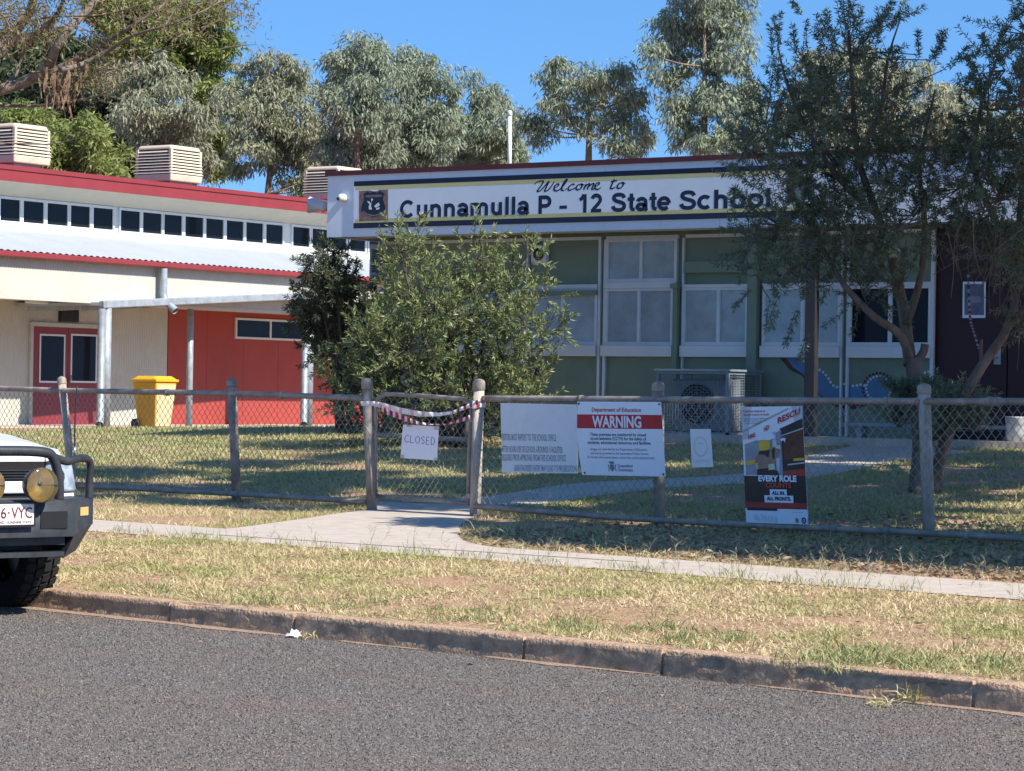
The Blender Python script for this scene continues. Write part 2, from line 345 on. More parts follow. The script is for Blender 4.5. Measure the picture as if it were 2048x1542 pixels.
def inpoly(x, y, poly):
    c = np.zeros(len(x), bool); n = len(poly)
    for i in range(n):
        a, b = poly[i], poly[(i + 1) % n]
        cond = ((a.y > y) != (b.y > y)); xi = (b.x - a.x) * (y - a.y) / ((b.y - a.y) if abs(b.y - a.y) > 1e-9 else 1e-9) + a.x
        c ^= cond & (x < xi)
    return c
# ------------------------------------------------------------------ grass
STRAW = [(.56, .45, .24), (.70, .59, .35), (.64, .53, .31), (.48, .40, .21), (.40, .35, .16), (.72, .62, .39), (.28, .20, .11)]
M['grass'] = leafmat('dry_grass', STRAW, trans=.25, rough=.6, patch=((.25, .29, .09), (.50, .48, .22)), pscale=1.3)
M['lawn'] = leafmat('lawn_grass', [(.46, .43, .20), (.36, .38, .15), (.56, .50, .27), (.30, .34, .12)], trans=.25, rough=.6, patch=((.22, .30, .09), (.40, .43, .17)), pscale=.6)
def project(x, y, z):
    dx, dy, dz = x, y, z - CAMZ; w = dx * F2.x + dy * F2.y + dz * F2.z
    return 1024 + FPX * (dx * CX.x + dy * CX.y + dz * CX.z) / w, 771 - FPX * (dx * CY.x + dy * CY.y + dz * CY.z) / w
BARE = [(1180, 1222, 210, 26), (1330, 1250, 200, 26), (1480, 1262, 150, 13), (560, 1165, 60, 10), (900, 1160, 70, 8), (1010, 1178, 60, 8), (150, 1130, 40, 14), (500, 1178, 50, 7), (1250, 1295, 160, 8)]
def grass_field(name, n0, n1, dens, m, hgt, lean, s0=-34, s1=6, bare=True, wid=.006, pxm=900):
    A = (s1 - s0) * (n1 - n0); k = int(A * dens); s = rng.uniform(s0, s1, k); n = rng.uniform(n0, n1, k)
    x = s * SD.x + n * ND.x; y = s * SD.y + n * ND.y; z = ground(x, y)
    px, py = project(x, y, z); keep = (px > -pxm) & (px < 2048 + pxm) & ~((n > 15.22) & (n < 16.38))
    for P_ in PAVED: keep &= ~inpoly(x, y, P_)
    v = vnoise(x, y, 1.1) * .6 + vnoise(x + 31, y, 3.3) * .4; keep &= rng.random(k) < np.clip((v - .22) * 3.6, .10, 1)
    if bare:
        for bx, by, rx, ry in BARE:
            q = ((px - bx) / rx) ** 2 + ((py - by) / ry) ** 2; keep &= ~((q < 1.15) & (rng.random(k) < .84 - .5 * q))
    keep &= ~((x > -27.2) & (y > 35.2)) & (x > -41)
    x, y, z, v = x[keep], y[keep], z[keep], v[keep]; k = len(x)
    h = hgt * rng.lognormal(0, .4, k) * (.55 + .9 * v); a = rng.uniform(0, 2 * np.pi, k); l = np.clip(rng.normal(lean, .35, k), 0, 1.25)
    d = np.stack([np.cos(a) * np.sin(l), np.sin(a) * np.sin(l), np.cos(l)], 1); b2 = np.stack([np.cos(a + rng.normal(0, .5, k)), np.sin(a + rng.normal(0, .5, k)), np.full(k, -.25)], 1)
    B = np.stack([x, y, z - .004], 1); t = rng.uniform(0, 2 * np.pi, k); S = np.stack([np.cos(t), np.sin(t), np.zeros(k)], 1) * (wid / 2 * rng.uniform(.7, 1.5, k))[:, None]
    Mi = B + d * (h * .55)[:, None]; T = Mi + (d * .6 + b2 * .6) * (h * .5)[:, None]; T[:, 2] = np.maximum(T[:, 2], z + .006)
    V = np.stack([B - S, B + S, Mi + S * .8, Mi - S * .8, T + S * .15, T - S * .15], 1).reshape(-1, 3); o = np.arange(k)[:, None] * 6
    F = np.concatenate([o + [0, 1, 2, 3], o + [3, 2, 4, 5]], 0)
    ob = npmesh(name, V, F, m); tagit(ob, kind='stuff'); return ob
tagit(grass_field('verge_grass', NK + .14, 15.3, 4300, M['grass'], .036, 1.0, s0=-26, s1=9), label='dry straw coloured grass on the verge beside the kerb', cat='grass')
tagit(grass_field('fence_grass', 16.3, NF + .4, 1300, M['grass'], .05, .95, s0=-32, s1=9), label='rough dry grass between footpath and chain link fence', cat='grass')
tagit(grass_field('lawn_grass', NF + .3, 36, 900, M['lawn'], .045, .75, s0=-42, s1=12, bare=False, wid=.012, pxm=700), label='mown school lawn behind the chain link fence', cat='grass')
# green tufts hugging the kerb and path edge
def tufts(name, spots, m, hgt, per, rad, lean, wid):
    V = []; F = []; 
    P_ = []
    for p in spots: P_.append(np.column_stack([rng.normal(p.x, rad, per), rng.normal(p.y, rad, per), np.full(per, p.z)]))
    B = np.concatenate(P_); k = len(B); a = rng.uniform(0, 6.28, k); l = np.abs(rng.normal(lean, .25, k))
    D = np.stack([np.cos(a) * np.sin(l), np.sin(a) * np.sin(l), np.cos(l)], 1)
    V, F = leaves(B, D, hgt * rng.lognormal(0, .35, k), wid, .25); ob = npmesh(name, V, F, m); tagit(ob, kind='stuff'); return ob
M['tuft'] = leafmat('green_tuft', [(.12, .165, .05), (.20, .25, .08), (.34, .35, .15), (.44, .38, .20)], trans=.25)
sp = [PG(rng.normal(cx, w), rng.normal(cy, hh)) for cx, cy, w, hh, c in ((1130, 1255, 30, 8, 14), (1290, 1262, 50, 7, 16), (1420, 1280, 50, 8, 18), (1640, 1318, 70, 8, 22), (1760, 1330, 60, 8, 20), (1900, 1325, 70, 12, 20), (700, 1215, 60, 6, 12), (520, 1205, 50, 6, 10), (950, 1238, 60, 7, 12), (300, 1180, 60, 6, 8), (1990, 1340, 40, 10, 12)) for _ in range(int(c * .6))]
tagit(tufts('green_tufts', sp, M['tuft'], .065, 45, .06, .55, .006), label='greener grass tufts along the back of the kerb', cat='grass')
sp = [SN(rng.uniform(-19, -4), 15.18 + rng.normal(0, .04), .2) for _ in range(120)]
tagit(tufts('path_edge_grass', sp, M['tuft'], .10, 14, .05, .4, .005), label='longer grass blades along the footpath edge', cat='grass')
# seeding weeds beyond the footpath
M['weed'] = leafmat('weed_stalk', [(.24, .23, .15), (.32, .29, .20), (.20, .21, .12)], trans=.15)
wb = []; wd = []; wl_ = []
for _ in range(120):
    px = rng.choice([rng.uniform(1020, 1760), rng.uniform(480, 1040), rng.uniform(1700, 2040)], p=[.7, .14, .16]); py = 1112 + (px - 1000) * .072 + rng.normal(0, 12) if px > 1000 else 1090 + (px - 700) * .07 + rng.normal(0, 8)
    b = PG(px, py); h = rng.uniform(.07, .24); dx, dy = rng.normal(0, .25, 2); d = Vector((dx, dy, 1)).normalized()
    wb.append(b); wd.append(d); wl_.append(h)
    for j in range(rng.integers(5, 12)):
        t = rng.uniform(.35, 1); a = rng.uniform(0, 6.28); e = Vector((math.cos(a), math.sin(a), rng.uniform(.3, 1.2))).normalized()
        wb.append(b + d * h * t); wd.append(e); wl_.append(rng.uniform(.025, .08))
V, F = leaves(np.array([tuple(p) for p in wb]), np.array([tuple(p) for p in wd]), np.array(wl_), .0042)
tagit(npmesh('seeding_weeds', V, F, M['weed']), 'thin seeding weeds standing along the footpath edge', 'weeds', kind='stuff')
# leaf litter in the shade of the fence
M['litter'] = leafmat('leaf_litter', [(.20, .145, .085), (.30, .22, .13), (.14, .095, .06), (.40, .31, .20)], trans=.1)
k = 20000; s = rng.uniform(-17, 2, k); n = 16.5 + 5.5 * rng.random(k) ** 1.5; x = s * SD.x + n * ND.x; y = s * SD.y + n * ND.y
a = rng.uniform(0, 6.28, k); km = np.ones(k, bool)
for P_ in PAVED: km &= ~inpoly(x, y, P_)
x, y, a = x[km], y[km], a[km]; k = len(x); V, F = leaves(np.stack([x, y, ground(x, y) + .02], 1), np.stack([np.cos(a), np.sin(a), rng.normal(0, .25, k)], 1), rng.uniform(.04, .10, k), rng.uniform(.012, .03, k), 0)
tagit(npmesh('leaf_litter', V, F, M['litter']), 'brown fallen leaves and bark lying under the fence', 'leaf litter', kind='stuff')
k = 9000; s = rng.uniform(-21, 1, k); n = rng.uniform(NK + .15, 15.2, k); x = s * SD.x + n * ND.x; y = s * SD.y + n * ND.y; a = rng.uniform(0, 6.28, k)
V, F = leaves(np.stack([x, y, ground(x, y) + .012], 1), np.stack([np.cos(a), np.sin(a), rng.normal(0, .12, k)], 1), rng.uniform(.02, .09, k), rng.uniform(.003, .009, k), 0)
tagit(npmesh('straw_litter', V, F, M['litter']), 'loose dead straw and twigs lying on the bare verge soil', 'straw', kind='stuff')
k = 240; s = rng.uniform(-18, 0, k); n = NK - np.abs(rng.normal(0, 1.6, k)) - .05; x = s * SD.x + n * ND.x; y = s * SD.y + n * ND.y; a = rng.uniform(0, 6.28, k)
V, F = leaves(np.stack([x, y, np.full(k, .006)], 1), np.stack([np.cos(a), np.sin(a), np.zeros(k)], 1), rng.uniform(.015, .05, k), rng.uniform(.006, .014, k)); 
CHIP = leafmat('road_chip', [(.10, .092, .086), (.145, .132, .124), (.19, .172, .158), (.25, .222, .20), (.12, .11, .10), (.16, .145, .132)], trans=0, rough=.8, patch=((.11, .088, .074), (.27, .212, .168)), pscale=.8, pstretch=(.22, 1, 1))
def chips(k, n0, n1):
    s = rng.uniform(-19, 1.5, k); n = rng.uniform(n0, n1, k); x = s * SD.x + n * ND.x; y = s * SD.y + n * ND.y; px, py = project(x, y, np.zeros(k)); m = (px > -200) & (px < 2250) & (py < 1640); x, y = x[m], y[m]; k = len(x); a = rng.uniform(0, 6.28, k)
    return leaves(np.stack([x, y, np.full(k, .001)], 1), np.stack([np.cos(a), np.sin(a), rng.uniform(.1, .9, k)], 1), rng.uniform(.0045, .0105, k), rng.uniform(.004, .009, k))
VA, FA = chips(560000, 6.0, NK - .02); tagit(npmesh('road_chips', VA, FA, CHIP), 'loose stone chips bound in the sealed road surface', 'stone chips', kind='stuff')
tagit(npmesh('road_litter', V, F, M['litter']), 'scattered leaf scraps and chips on the road surface', 'leaf litter', kind='stuff')
#==BUILDINGS==
M['white'] = mat('white_paint', (.64, .66, .66), rough=.5, var=.05, scale=2, stain=(.55, .52, .46), sscale=1.5, samt=.25)
M['cream'] = mat('cream_sheet', (.49, .475, .41), rough=.55, var=.06, scale=1.5, stain=(.36, .31, .24), sscale=1.2, samt=.5)
M['roofwhite'] = mat('pale_roof_sheet', (.37, .405, .43), rough=.5, var=.06, scale=1, stain=(.32, .33, .34), samt=.2)
M['maroon'] = mat('maroon_trim', (.22, .032, .038), rough=.45, var=.1, scale=1.5)
M['redwall'] = mat('red_wall', (.34, .052, .036), rough=.6, var=.08, scale=1.5, stain=(.28, .05, .04), sscale=.8, samt=.4)
M['galv'] = mat('galvanised_steel', (.30, .34, .37), rough=.5, var=.25, scale=6, metal=.25)
M['darkglass'] = glass('dark_glass', (.012, .015, .020), spec=.1)
M['blind'] = mat('blind_behind_glass', (.31, .365, .395), rough=.07, var=.16, scale=4, spec=.5)
M['green'] = mat('green_panel', (.18, .24, .175), rough=.6, var=.08, scale=1.4, stain=(.09, .12, .09), sscale=1.1, samt=.4)
M['greentrim'] = mat('dark_green_trim', (.10, .145, .10), rough=.55, var=.12, scale=3)
M['alum'] = mat('window_frame', (.60, .64, .66), rough=.45, var=.08, scale=4)
M['navy'] = mat('navy_paint', (.012, .022, .05), rough=.5, var=.1)
M['yellow'] = mat('sign_yellow', (.56, .53, .25), rough=.5, var=.06)
M['signwhite'] = mat('sign_white', (.70, .77, .84), rough=.45, var=.03, scale=2, stain=(.60, .66, .72), sscale=1.3, samt=.3)
M['black'] = mat('black_plastic', (.02, .02, .022), rough=.5, var=.2)
M['shademaroon'] = mat('shaded_maroon', (.10, .022, .026), rough=.5, var=.15, scale=2)  # darker copy of the maroon trim, roof edge shade put into its colour
M['beige'] = mat('beige_plastic', (.60, .52, .40), rough=.6, var=.07, scale=3, stain=(.36, .29, .21), sscale=3, samt=.7)
M['dark'] = mat('dark_interior', (.03, .03, .03), rough=.9)
def corr(mb, o, du, length, z0, z1, nrm, pitch=.076, amp=.009):
    """corrugated sheet: o + du*t, waves along du, standing between z0 and z1"""
    o = Vector(o); du = Vector(du).normalized(); nrm = Vector(nrm); k = int(length / pitch * 4); R0 = []; R1 = []
    for i in range(k + 1):
        t = i * pitch / 4; w = amp * math.sin(i * math.pi / 2); p = o + du * t + nrm * w
        R0.append((p.x, p.y, z0)); R1.append((p.x, p.y, z1))
    mb.grid([R0, R1])
# ================================================== left building: facade planes are u = const, it faces +X
uA = PD(0, 540, 55).x; uB = uA - 2.2
zl = lambda px, py, u=None: PU(px, py, uA if u is None else u).z
vL = PU(0, 540, uA).y - 9; vR = PU(640, 540, uA).y + 9
gl = .66
left = thing('school_hall', 'long cream and red school block with maroon roof edge and high strip windows', 'building', (uA - 5, (vL + vR) / 2, gl))
z_bt = zl(0, 503); z_bb = zl(0, 590)                                # bulkhead top and bottom
z_ws = PU(0, 446, uB).z; z_wt = PU(0, 394, uB).z                      # strip windows
uF = uB + .75; z_fb = PU(0, 360, uF).z; z_ft = PU(0, 328, uF).z       # upper fascia
b = MB(); corr(b, (uA, vL, 0), (0, 1, 0), vR - vL, z_bb, z_bt, (1, 0, 0)); b.box((uA - .06, vL, z_bb + .01), (uA - .02, vR, z_bt - .01)); b.build('bulkhead', M['cream'], left)
b = MB(); b.box((uA - .14, vL, z_bb - .07), (uA + .012, vR, z_bb - .002)); b.build('bulkhead_beam', M['cream'], left)
b = MB(); b.box((uB, vL, z_bb + .0), (uA - .15, vR, z_bb + .03)); b.build('soffit', M['cream'], left)
y_red = PU(334, 740, uB).y
b = MB(); corr(b, (uB, vL, 0), (0, 1, 0), y_red - vL, gl - .1, z_bb, (1, 0, 0)); b.box((uB - .06, vL, gl - .1), (uB - .02, y_red, z_bb)); wl1 = b.build('lower_wall', M['cream'], left)
b = MB(); b.box((uB - .08, y_red, gl - .1), (uB + .02, vR, z_bb)); b.build('red_wall', M['redwall'], left)
for px in (412, 485, 555, 620, 690):
    y = PU(px, 740, uB).y; MB().box((uB + .018, y - .006, gl), (uB + .0225, y + .006, z_bb)).build('panel_joint', M['maroon'], left)
b = MB(); R0 = []; R1 = []; kk = int((vR - vL) / .19)                     # lower roof: ribbed sheets
for i in range(kk * 4 + 1):
    y = vL + i * .19 / 4; w = (.0, .022, .022, 0)[i % 4]
    R0.append((uA + .22, y, z_bt + .02 + w)); R1.append((uB - .02, y, z_ws - .12 + w))
b.grid([R0, R1]); b.build('lower_roof', M['roofwhite'], left)
b = MB(); b.box((uB - .0, vL, z_ws - .14), (uB + .05, vR, z_ws + .0)); b.build('roof_flashing', M['white'], left)
b = MB(); b.box((uA + .10, vL, z_bt - .10), (uA + .24, vR, z_bt + .015)); b.build('gutter', M['maroon'], left, bevel=.02)
# strip windows
b = MB(); b.box((uB - .1, vL, z_ws + .0), (uB - .03, vR, z_wt + .4)); b.build('clerestory_wall', M['white'], left)
PX = [0, 135, 275, 412, 545, 705, 835, 960, 1083, 1205, 1325, 1440, 1557, 1715, 1828]; PXE = [115, 255, 395, 525, 660, 818, 945, 1065, 1190, 1308, 1425, 1540, 1655, 1812, 1915]
ys = [(PU(a * .3418, 420, uB).y, PU(e * .3418, 420, uB).y) for a, e in zip(PX, PXE)]
wy = ys[1][1] - ys[1][0]; ys += [(ys[0][0] - (wy + .16) * j, ys[0][0] - (wy + .16) * j + wy) for j in range(1, 6)] + [(ys[-1][1] + .16 + (wy + .16) * j, ys[-1][1] + .16 + (wy + .16) * j + wy) for j in range(4)]
for y0, y1 in ys:
    f = MB()
    for a, c in (((y0 - .05, z_ws), (y1 + .05, z_ws + .06)), ((y0 - .05, z_wt - .03), (y1 + .05, z_wt + .03)), ((y0 - .05, z_ws + .06), (y0, z_wt - .03)), ((y1, z_ws + .06), (y1 + .05, z_wt - .03))):
        f.box((uB - .03, a[0], a[1]), (uB + .02, c[0], c[1]))
    w = f.build('window', M['alum'], left)
    p = MB(); p.box((uB - .028, y0, z_ws + .06), (uB - .012, y1, z_wt - .03)); p.build('pane', M['darkglass'], w)
b = MB(); b.poly([(uF - .01, vL, z_fb + .01), (uF - .01, vR, z_fb + .01), (uB - .02, vR, z_wt + .03), (uB - .02, vL, z_wt + .03)]); b.poly([(uF - .01, vL, z_fb + .05), (uF - .01, vR, z_fb + .05), (uB - .02, vR, z_wt + .09), (uB - .02, vL, z_wt + .09)]); b.build('eave_soffit', M['cream'], left)
b = MB(); b.box((uF - .02, vL, z_fb), (uF + .01, vR, z_ft - .10)); b.box((uF - .03, vL, z_ft - .097), (uF + .035, vR, z_ft)); b.build('roof_fascia', M['maroon'], left)
b = MB(); b.poly([(uF - .01, vL, z_ft - .01), (uF - .01, vR, z_ft - .01), (uF - 7, vR, z_ft + .35), (uF - 7, vL, z_ft + .35)]); b.build('roof', M['maroon'], left)
b = MB(); b.box((uB - 8, vL, gl - .1), (uB - .12, vR, z_ft - .35)); b.build('inner_walls', M['cream'], left)
# double door
def rU(x0, y0, x1, y1, u):
    ym = (y0 + y1) / 2; xm = (x0 + x1) / 2; return PU(x0, ym, u).y, PU(x1, ym, u).y, PU(xm, y1, u).z, PU(xm, y0, u).z
y0, y1, z0, z1 = rU(62, 655, 200, 857, uB); z0 = gl
f = MB(); 
for a, c in (((y0 - .09, z0), (y0, z1 + .09)), ((y1, z0), (y1 + .09, z1 + .09)), ((y0, z1), (y1, z1 + .09))): f.box((uB - .02, a[0], a[1]), (uB + .06, c[0], c[1]))
df = f.build('door_frame', M['cream'], left)
ym = (y0 + y1) / 2
for a, c, xx in ((y0 + .01, ym - .006, (78, 124)), (ym + .006, y1 - .01, (138, 188))):
    d = MB(); d.box((uB + .012, a, z0 + .01), (uB + .045, c, z1 - .01)); dd = d.build('door', M['maroon'], left)
    py0, py1, pz0, pz1 = rU(xx[0], 672, xx[1], 762, uB); py0 = max(py0, a + .12); py1 = min(py1, c - .12)
    f = MB()
    for q, r in (((py0 - .04, pz0 - .04), (py1 + .04, pz0)), ((py0 - .04, pz1), (py1 + .04, pz1 + .04)), ((py0 - .04, pz0), (py0, pz1)), ((py1, pz0), (py1 + .04, pz1))): f.box((uB + .046, q[0], q[1]), (uB + .058, r[0], r[1]))
    f.build('glazing_bead', M['alum'], dd)
    p = MB(); p.box((uB + .046, py0, pz0), (uB + .050, py1, pz1)); p.build('pane', M['darkglass'], dd)
h = MB(); h.tube([(uB + .05, ym + .05, z0 + 1.0), (uB + .11, ym + .05, z0 + 1.0), (uB + .11, ym + .05, z0 + 1.12)], .014); h.build('handle', M['galv'], left)
y0, y1, z0, z1 = rU(117, 609, 154, 644, uB); vb = MB(); vb.box((uB - .01, y0, z0), (uB + .07, y1, z1))
for k in range(8):
    z = z0 + .04 + (z1 - z0 - .08) * k / 8; vb.box((uB + .07, y0 + .04, z), (uB + .085, y1 - .04, z + .018))
vb.build('wall_vent', M['black'], left, bevel=.01)
y0, y1, z0, z1 = rU(56, 591, 106, 599, uB + .9); q = MB(); q.box((uB + .8, y0, z_bb - .08), (uB + .98, y1, z_bb - .005)); q.build('soffit_light', M['white'], left, bevel=.02)
# strip window in the red wall
y0, y1, z0, z1 = rU(468, 640, 660, 681, uB); ymid = PU(538, 660, uB).y; f = MB()
for a, c in (((y0, z0), (y1, z0 + .05)), ((y0, z1 - .05), (y1, z1)), ((y0, z0 + .05), (y0 + .05, z1 - .05)), ((y1 - .05, z0 + .05), (y1, z1 - .05)), ((ymid - .03, z0 + .05), (ymid + .03, z1 - .05))): f.box((uB, a[0], a[1]), (uB + .06, c[0], c[1]))
w = f.build('window', M['alum'], left)
for a, c in ((y0 + .05, ymid - .03), (ymid + .03, y1 - .05)):
    p = MB(); p.box((uB + .022, a, z0 + .05), (uB + .035, c, z1 - .05)); p.build('pane', M['darkglass'], w)
# pipe from the gutter
q = PU(316, 520, uA); d = MB(); zt = z_bt - .12; d.tube([(uA + .17, q.y, zt), (uA + .17, q.y, zt - .55), (uA + .22, q.y + .0, zt - .72), (uA + .50, q.y + .04, zt - .93)], .085, 12, caps=False)
d.build('downpipe', M['galv'], left)
sb = MB(); sb.box((uB + .0, vL, gl - .15), (uA + .3, vR, gl + .02)); tagit(sb.build('verandah_slab', M['concrete']), kind='structure')
# coolers on the roof
def cooler(px, py, w, hgt, back, label):
    p = PU(px, py, uF - back); t = thing('evaporative_cooler', label, 'roof cooler', p, 'evaporative coolers on the roof of the long block')
    base = MB(); base.box((p.x - w * .36, p.y - w * .36, p.z - .5), (p.x + w * .36, p.y + w * .36, p.z + .02)); base.build('duct', M['galv'], t)
    def ring(z, e): return [(p.x - e, p.y - e, z), (p.x + e, p.y - e, z), (p.x + e, p.y + e, z), (p.x - e, p.y + e, z)]
    tr = MB(); tr.hexa(ring(p.z, w * .48), ring(p.z + hgt * .2, w * .5)); tr.build('tray', M['beige'], t, bevel=.03)
    tp = MB(); tp.hexa(ring(p.z + hgt * .88, w * .47), ring(p.z + hgt, w * .43)); tp.build('lid', M['beige'], t, bevel=.04)
    co = MB(); co.hexa(ring(p.z + hgt * .2, w * .43), ring(p.z + hgt * .88, w * .42)); co.build('pad', M['dark'], t)
    lv = MB()
    for k in range(8):
        z = p.z + hgt * (.22 + .66 * k / 8); e0, e1 = w * .505 - w * .035 * k / 8, w * .475 - w * .035 * k / 8
        lv.hexa(ring(z, e0), ring(z + hgt * .048, e1))
    for sx in (-1, 1):
        for sy in (-1, 1):
            c = (p.x + sx * w * .445, p.y + sy * w * .445); lv.box((c[0] - .035, c[1] - .035, p.z + hgt * .2), (c[0] + .035, c[1] + .035, p.z + hgt * .89))
    lv.build('louvre', M['beige'], t)
cooler(337, 366, 1.14, .84, 1.0, 'beige louvred cooler in the middle of the maroon roof edge, clear of branches')
cooler(28, 330, 1.14, .86, 1.0, 'beige louvred cooler at the near end of the roof under the bark hung branches')
cooler(668, 402, 1.14, .84, 1.0, 'beige louvred cooler half hidden behind the white fascia corner')
# covered walkway in front of the red wall
uW = uA + .32; A = PU(203, 609, uW); B = PU(700, 588, uW); A2 = Vector((uB + .03, A.y, A.z)); B2 = Vector((uB + .03, B.y, B.z)); zc = 0
walk = thing('covered_walkway', 'flat roofed steel walkway cover standing before the red wall', 'walkway cover', (A.x, A.y, gl))
r = MB(); r.hexa([(p.x, p.y, p.z - .02) for p in (A, B, B2, A2)], [(p.x, p.y, p.z + .05) for p in (A, B, B2, A2)]); r.build('roof_panel', M['roofwhite'], walk)
r = MB(); r.obox(A, B, .14, .16); r.build('gutter', M['galv'], walk, bevel=.02)
r = MB()
for t in (.25, .55, .85): r.obox(A.lerp(A2, t) - UP * .08, B.lerp(B2, t) - UP * .08, .06, .10)
r.build('purlin', M['galv'], walk)
for px, du, rad in ((212, -.05, .11), (380, -.9, .075), (617, -.05, .12)):
    p = PU(px, 700, uW + du); g0 = gl - .05; zc = A.z + (B.z - A.z) * (p.y - A.y) / (B.y - A.y); m = MB(); m.tube([(p.x, p.y, g0 - .05), (p.x, p.y, zc - .03)], rad, 14); m.build('post', M['galv'], walk)
    if rad > .09: m = MB(); m.tube([(p.x + .05, p.y - .2, zc - .1), (p.x + .05, p.y - .2, g0 + .28), (p.x + .16, p.y - .34, g0 + .12)], .085, 12, caps=False); m.build('downpipe', M['galv'], walk)
#==GREEN==
# ================================================== green building: facade planes are v = const, it faces -Y
vG = PD(1300, 868, 41.4).y; vS = vG - .9                              # facade, fascia face
gg = .92
uL = PV(766, 640, vG).x; uFL = PV(655, 400, vS).x; uFR = uFL + 24; uE = PV(1869, 640, vG).x
zG = lambda py, px=1280: PV(px, py, vG).z
z_fb2 = PV(1200, 461, vS).z; z_ft2 = PV(1200, 330, vS).z; z_mt = PV(1200, 320, vS).z
green = thing('school_office', 'low green school office with a deep white fascia and louvred window bays', 'building', ((uL + uE) / 2, vG + 4, gg))
def bx(name, m, boxes, parent=green, bevel=0):
    for a in boxes: o = MB().box(a[:3], a[3:]).build(name, m, parent, bevel)
    return o
bx('fascia', M['signwhite'], [(uFL, vS, z_fb2, uFR, vS + .06, z_ft2), (uFL, vS + .06, z_fb2, uFL + .06, vG + 9, z_ft2)])
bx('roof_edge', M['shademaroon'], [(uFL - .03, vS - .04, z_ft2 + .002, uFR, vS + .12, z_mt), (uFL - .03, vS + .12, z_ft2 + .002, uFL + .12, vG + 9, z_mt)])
bx('roof', M['roofwhite'], [(uFL + .07, vS + .13, z_ft2 - .25, uFR, vG + 9, z_ft2 - .05)])
bx('soffit', M['white'], [(uFL + .065, vS + .065, z_fb2 + .03, uFR, vG - .01, z_fb2 + .06)])
jt = MB()
for px in (1004, 1210, 1322, 860, 1440): 
    x = PV(px, 400, vS).x; jt.box((x - .004, vS - .0025, z_fb2 + .01), (x + .004, vS + .01, z_ft2 - .01))
jt.build('fascia_joint', M['alum'], green)
z_h = zG(478); z_m1 = zG(567); z_m0 = zG(577); z_s1 = zG(691); z_s0 = zG(713); zp = gg
bx('wall', M['green'], [(uL, vG, zp - .1, uE, vG + .1, z_fb2 + .05), (uL, vG + .1, zp - .1, uL + .1, vG + 9, z_fb2 + .05)])
X = lambda px, v=None, py=640: PV(px, py, vG if v is None else v).x
bx('head_trim', M['alum'], [(uL, vG - .05, z_h, X(1203), vG - .002, z_h + .05), (X(1213), vG - .05, z_h, X(1357), vG - .002, z_h + .05), (X(1372), vG - .05, z_h, uE, vG - .002, z_h + .05)])
bt = []
for px, w in ((1201, .045), (1212, .045), (1686, .03), (1698, .03), (1867, .05), (1056, .04), (1368, .03)): bt.append((X(px) - w / 2, vG - .055, zp, X(px) + w / 2, vG - .002, z_h))
bx('batten', M['alum'], bt)
bx('pilaster', M['green'], [(X(1354), vG - .14, zp, X(1363), vG - .06, zG(568)), (X(1350), vG - .17, zG(578), X(1365), vG - .06, zG(569)), (X(1503), vG - .15, zp, X(1522), vG - .003, z_fb2), (X(1188 + 18), vG - .02, zp, X(1188 + 19.5), vG - .003, z_h)])
bx('window_hood', M['green'], [(X(1374), vG - .12, zG(548), X(1500), vG - .003, zG(544)), (X(1374), vG - .135, zG(548), X(1500), vG - .12, zG(526)), (X(1060), vG - .12, zG(589), X(1199), vG - .003, zG(580))])
bx('plinth', M['concrete'], [(X(1180), vG - 1.3, gg - .3, uE + 9, vG + 6, gg + .04)])
def win(x0, x1, z0, z1, mull, glassm, bays=True):
    f = MB(); t = .042; v0, v1 = vG - .065, vG - .004
    f.box((x0, v0, z0), (x1, v1, z0 + t)); f.box((x0, v0, z1 - t), (x1, v1, z1)); f.box((x0, v0, z0 + t), (x0 + t, v1, z1 - t)); f.box((x1 - t, v0, z0 + t), (x1, v1, z1 - t)); f.box((mull - t / 2, v0 + .003, z0 + t), (mull + t / 2, v1, z1 - t))
    w = f.build('window', M['alum'], green)
    for a, c in ((x0 + t, mull - t / 2), (mull + t / 2, x1 - t)):
        s = MB(); s.box((a, v0 + .012, z0 + t), (a + .012, v1, z1 - t)); s.box((c - .012, v0 + .012, z0 + t), (c, v1, z1 - t)); s.box((a + .012, v0 + .012, z0 + t), (c - .012, v1, z0 + t + .014)); s.build('sash', M['alum'], w)
        p = MB(); p.box((a, v0 + .028, z0 + t), (c, v0 + .04, z1 - t)); p.build('pane', glassm, w)
    return w
win(X(1058), X(1198), z_s1, z_m0, X(1128), M['blind'])
win(X(920), X(1056), z_s1, z_m0, X(988), M['blind'])
win(X(1214), X(1350), z_s1, z_m0, X(1281), M['blind'])
win(X(1214), X(1356), z_m1 + .02, z_h, X(1284), M['blind'])
win(X(1368), X(1500), z_s1, z_m0, X(1440), M['blind'])
win(X(1528), X(1685), z_s1, z_m0, X(1608), M['blind'])
win(X(1700), X(1866), z_s1, z_m0, X(1783), M['darkglass'])
sl2 = []
for a, c in ((920, 1198), (1208, 1350), (1366, 1500), (1526, 1684), (1699, 1865)): sl2.append((X(a), vG - .10, z_s0, X(c), vG - .003, z_s1 - .003))
bx('window_sill', M['white'], sl2)
bx('transom', M['white'], [(X(1213), vG - .08, z_m0 + .002, X(1356), vG - .003, z_m1 + .018), (X(1060), vG - .08, z_m0 + .002, X(1198), vG - .003, z_m0 + .07), (X(1368), vG - .07, z_m0 + .002, X(1500), vG - .003, z_m0 + .05), (X(1528), vG - .07, z_m0 + .002, X(1866), vG - .003, z_m0 + .05)])
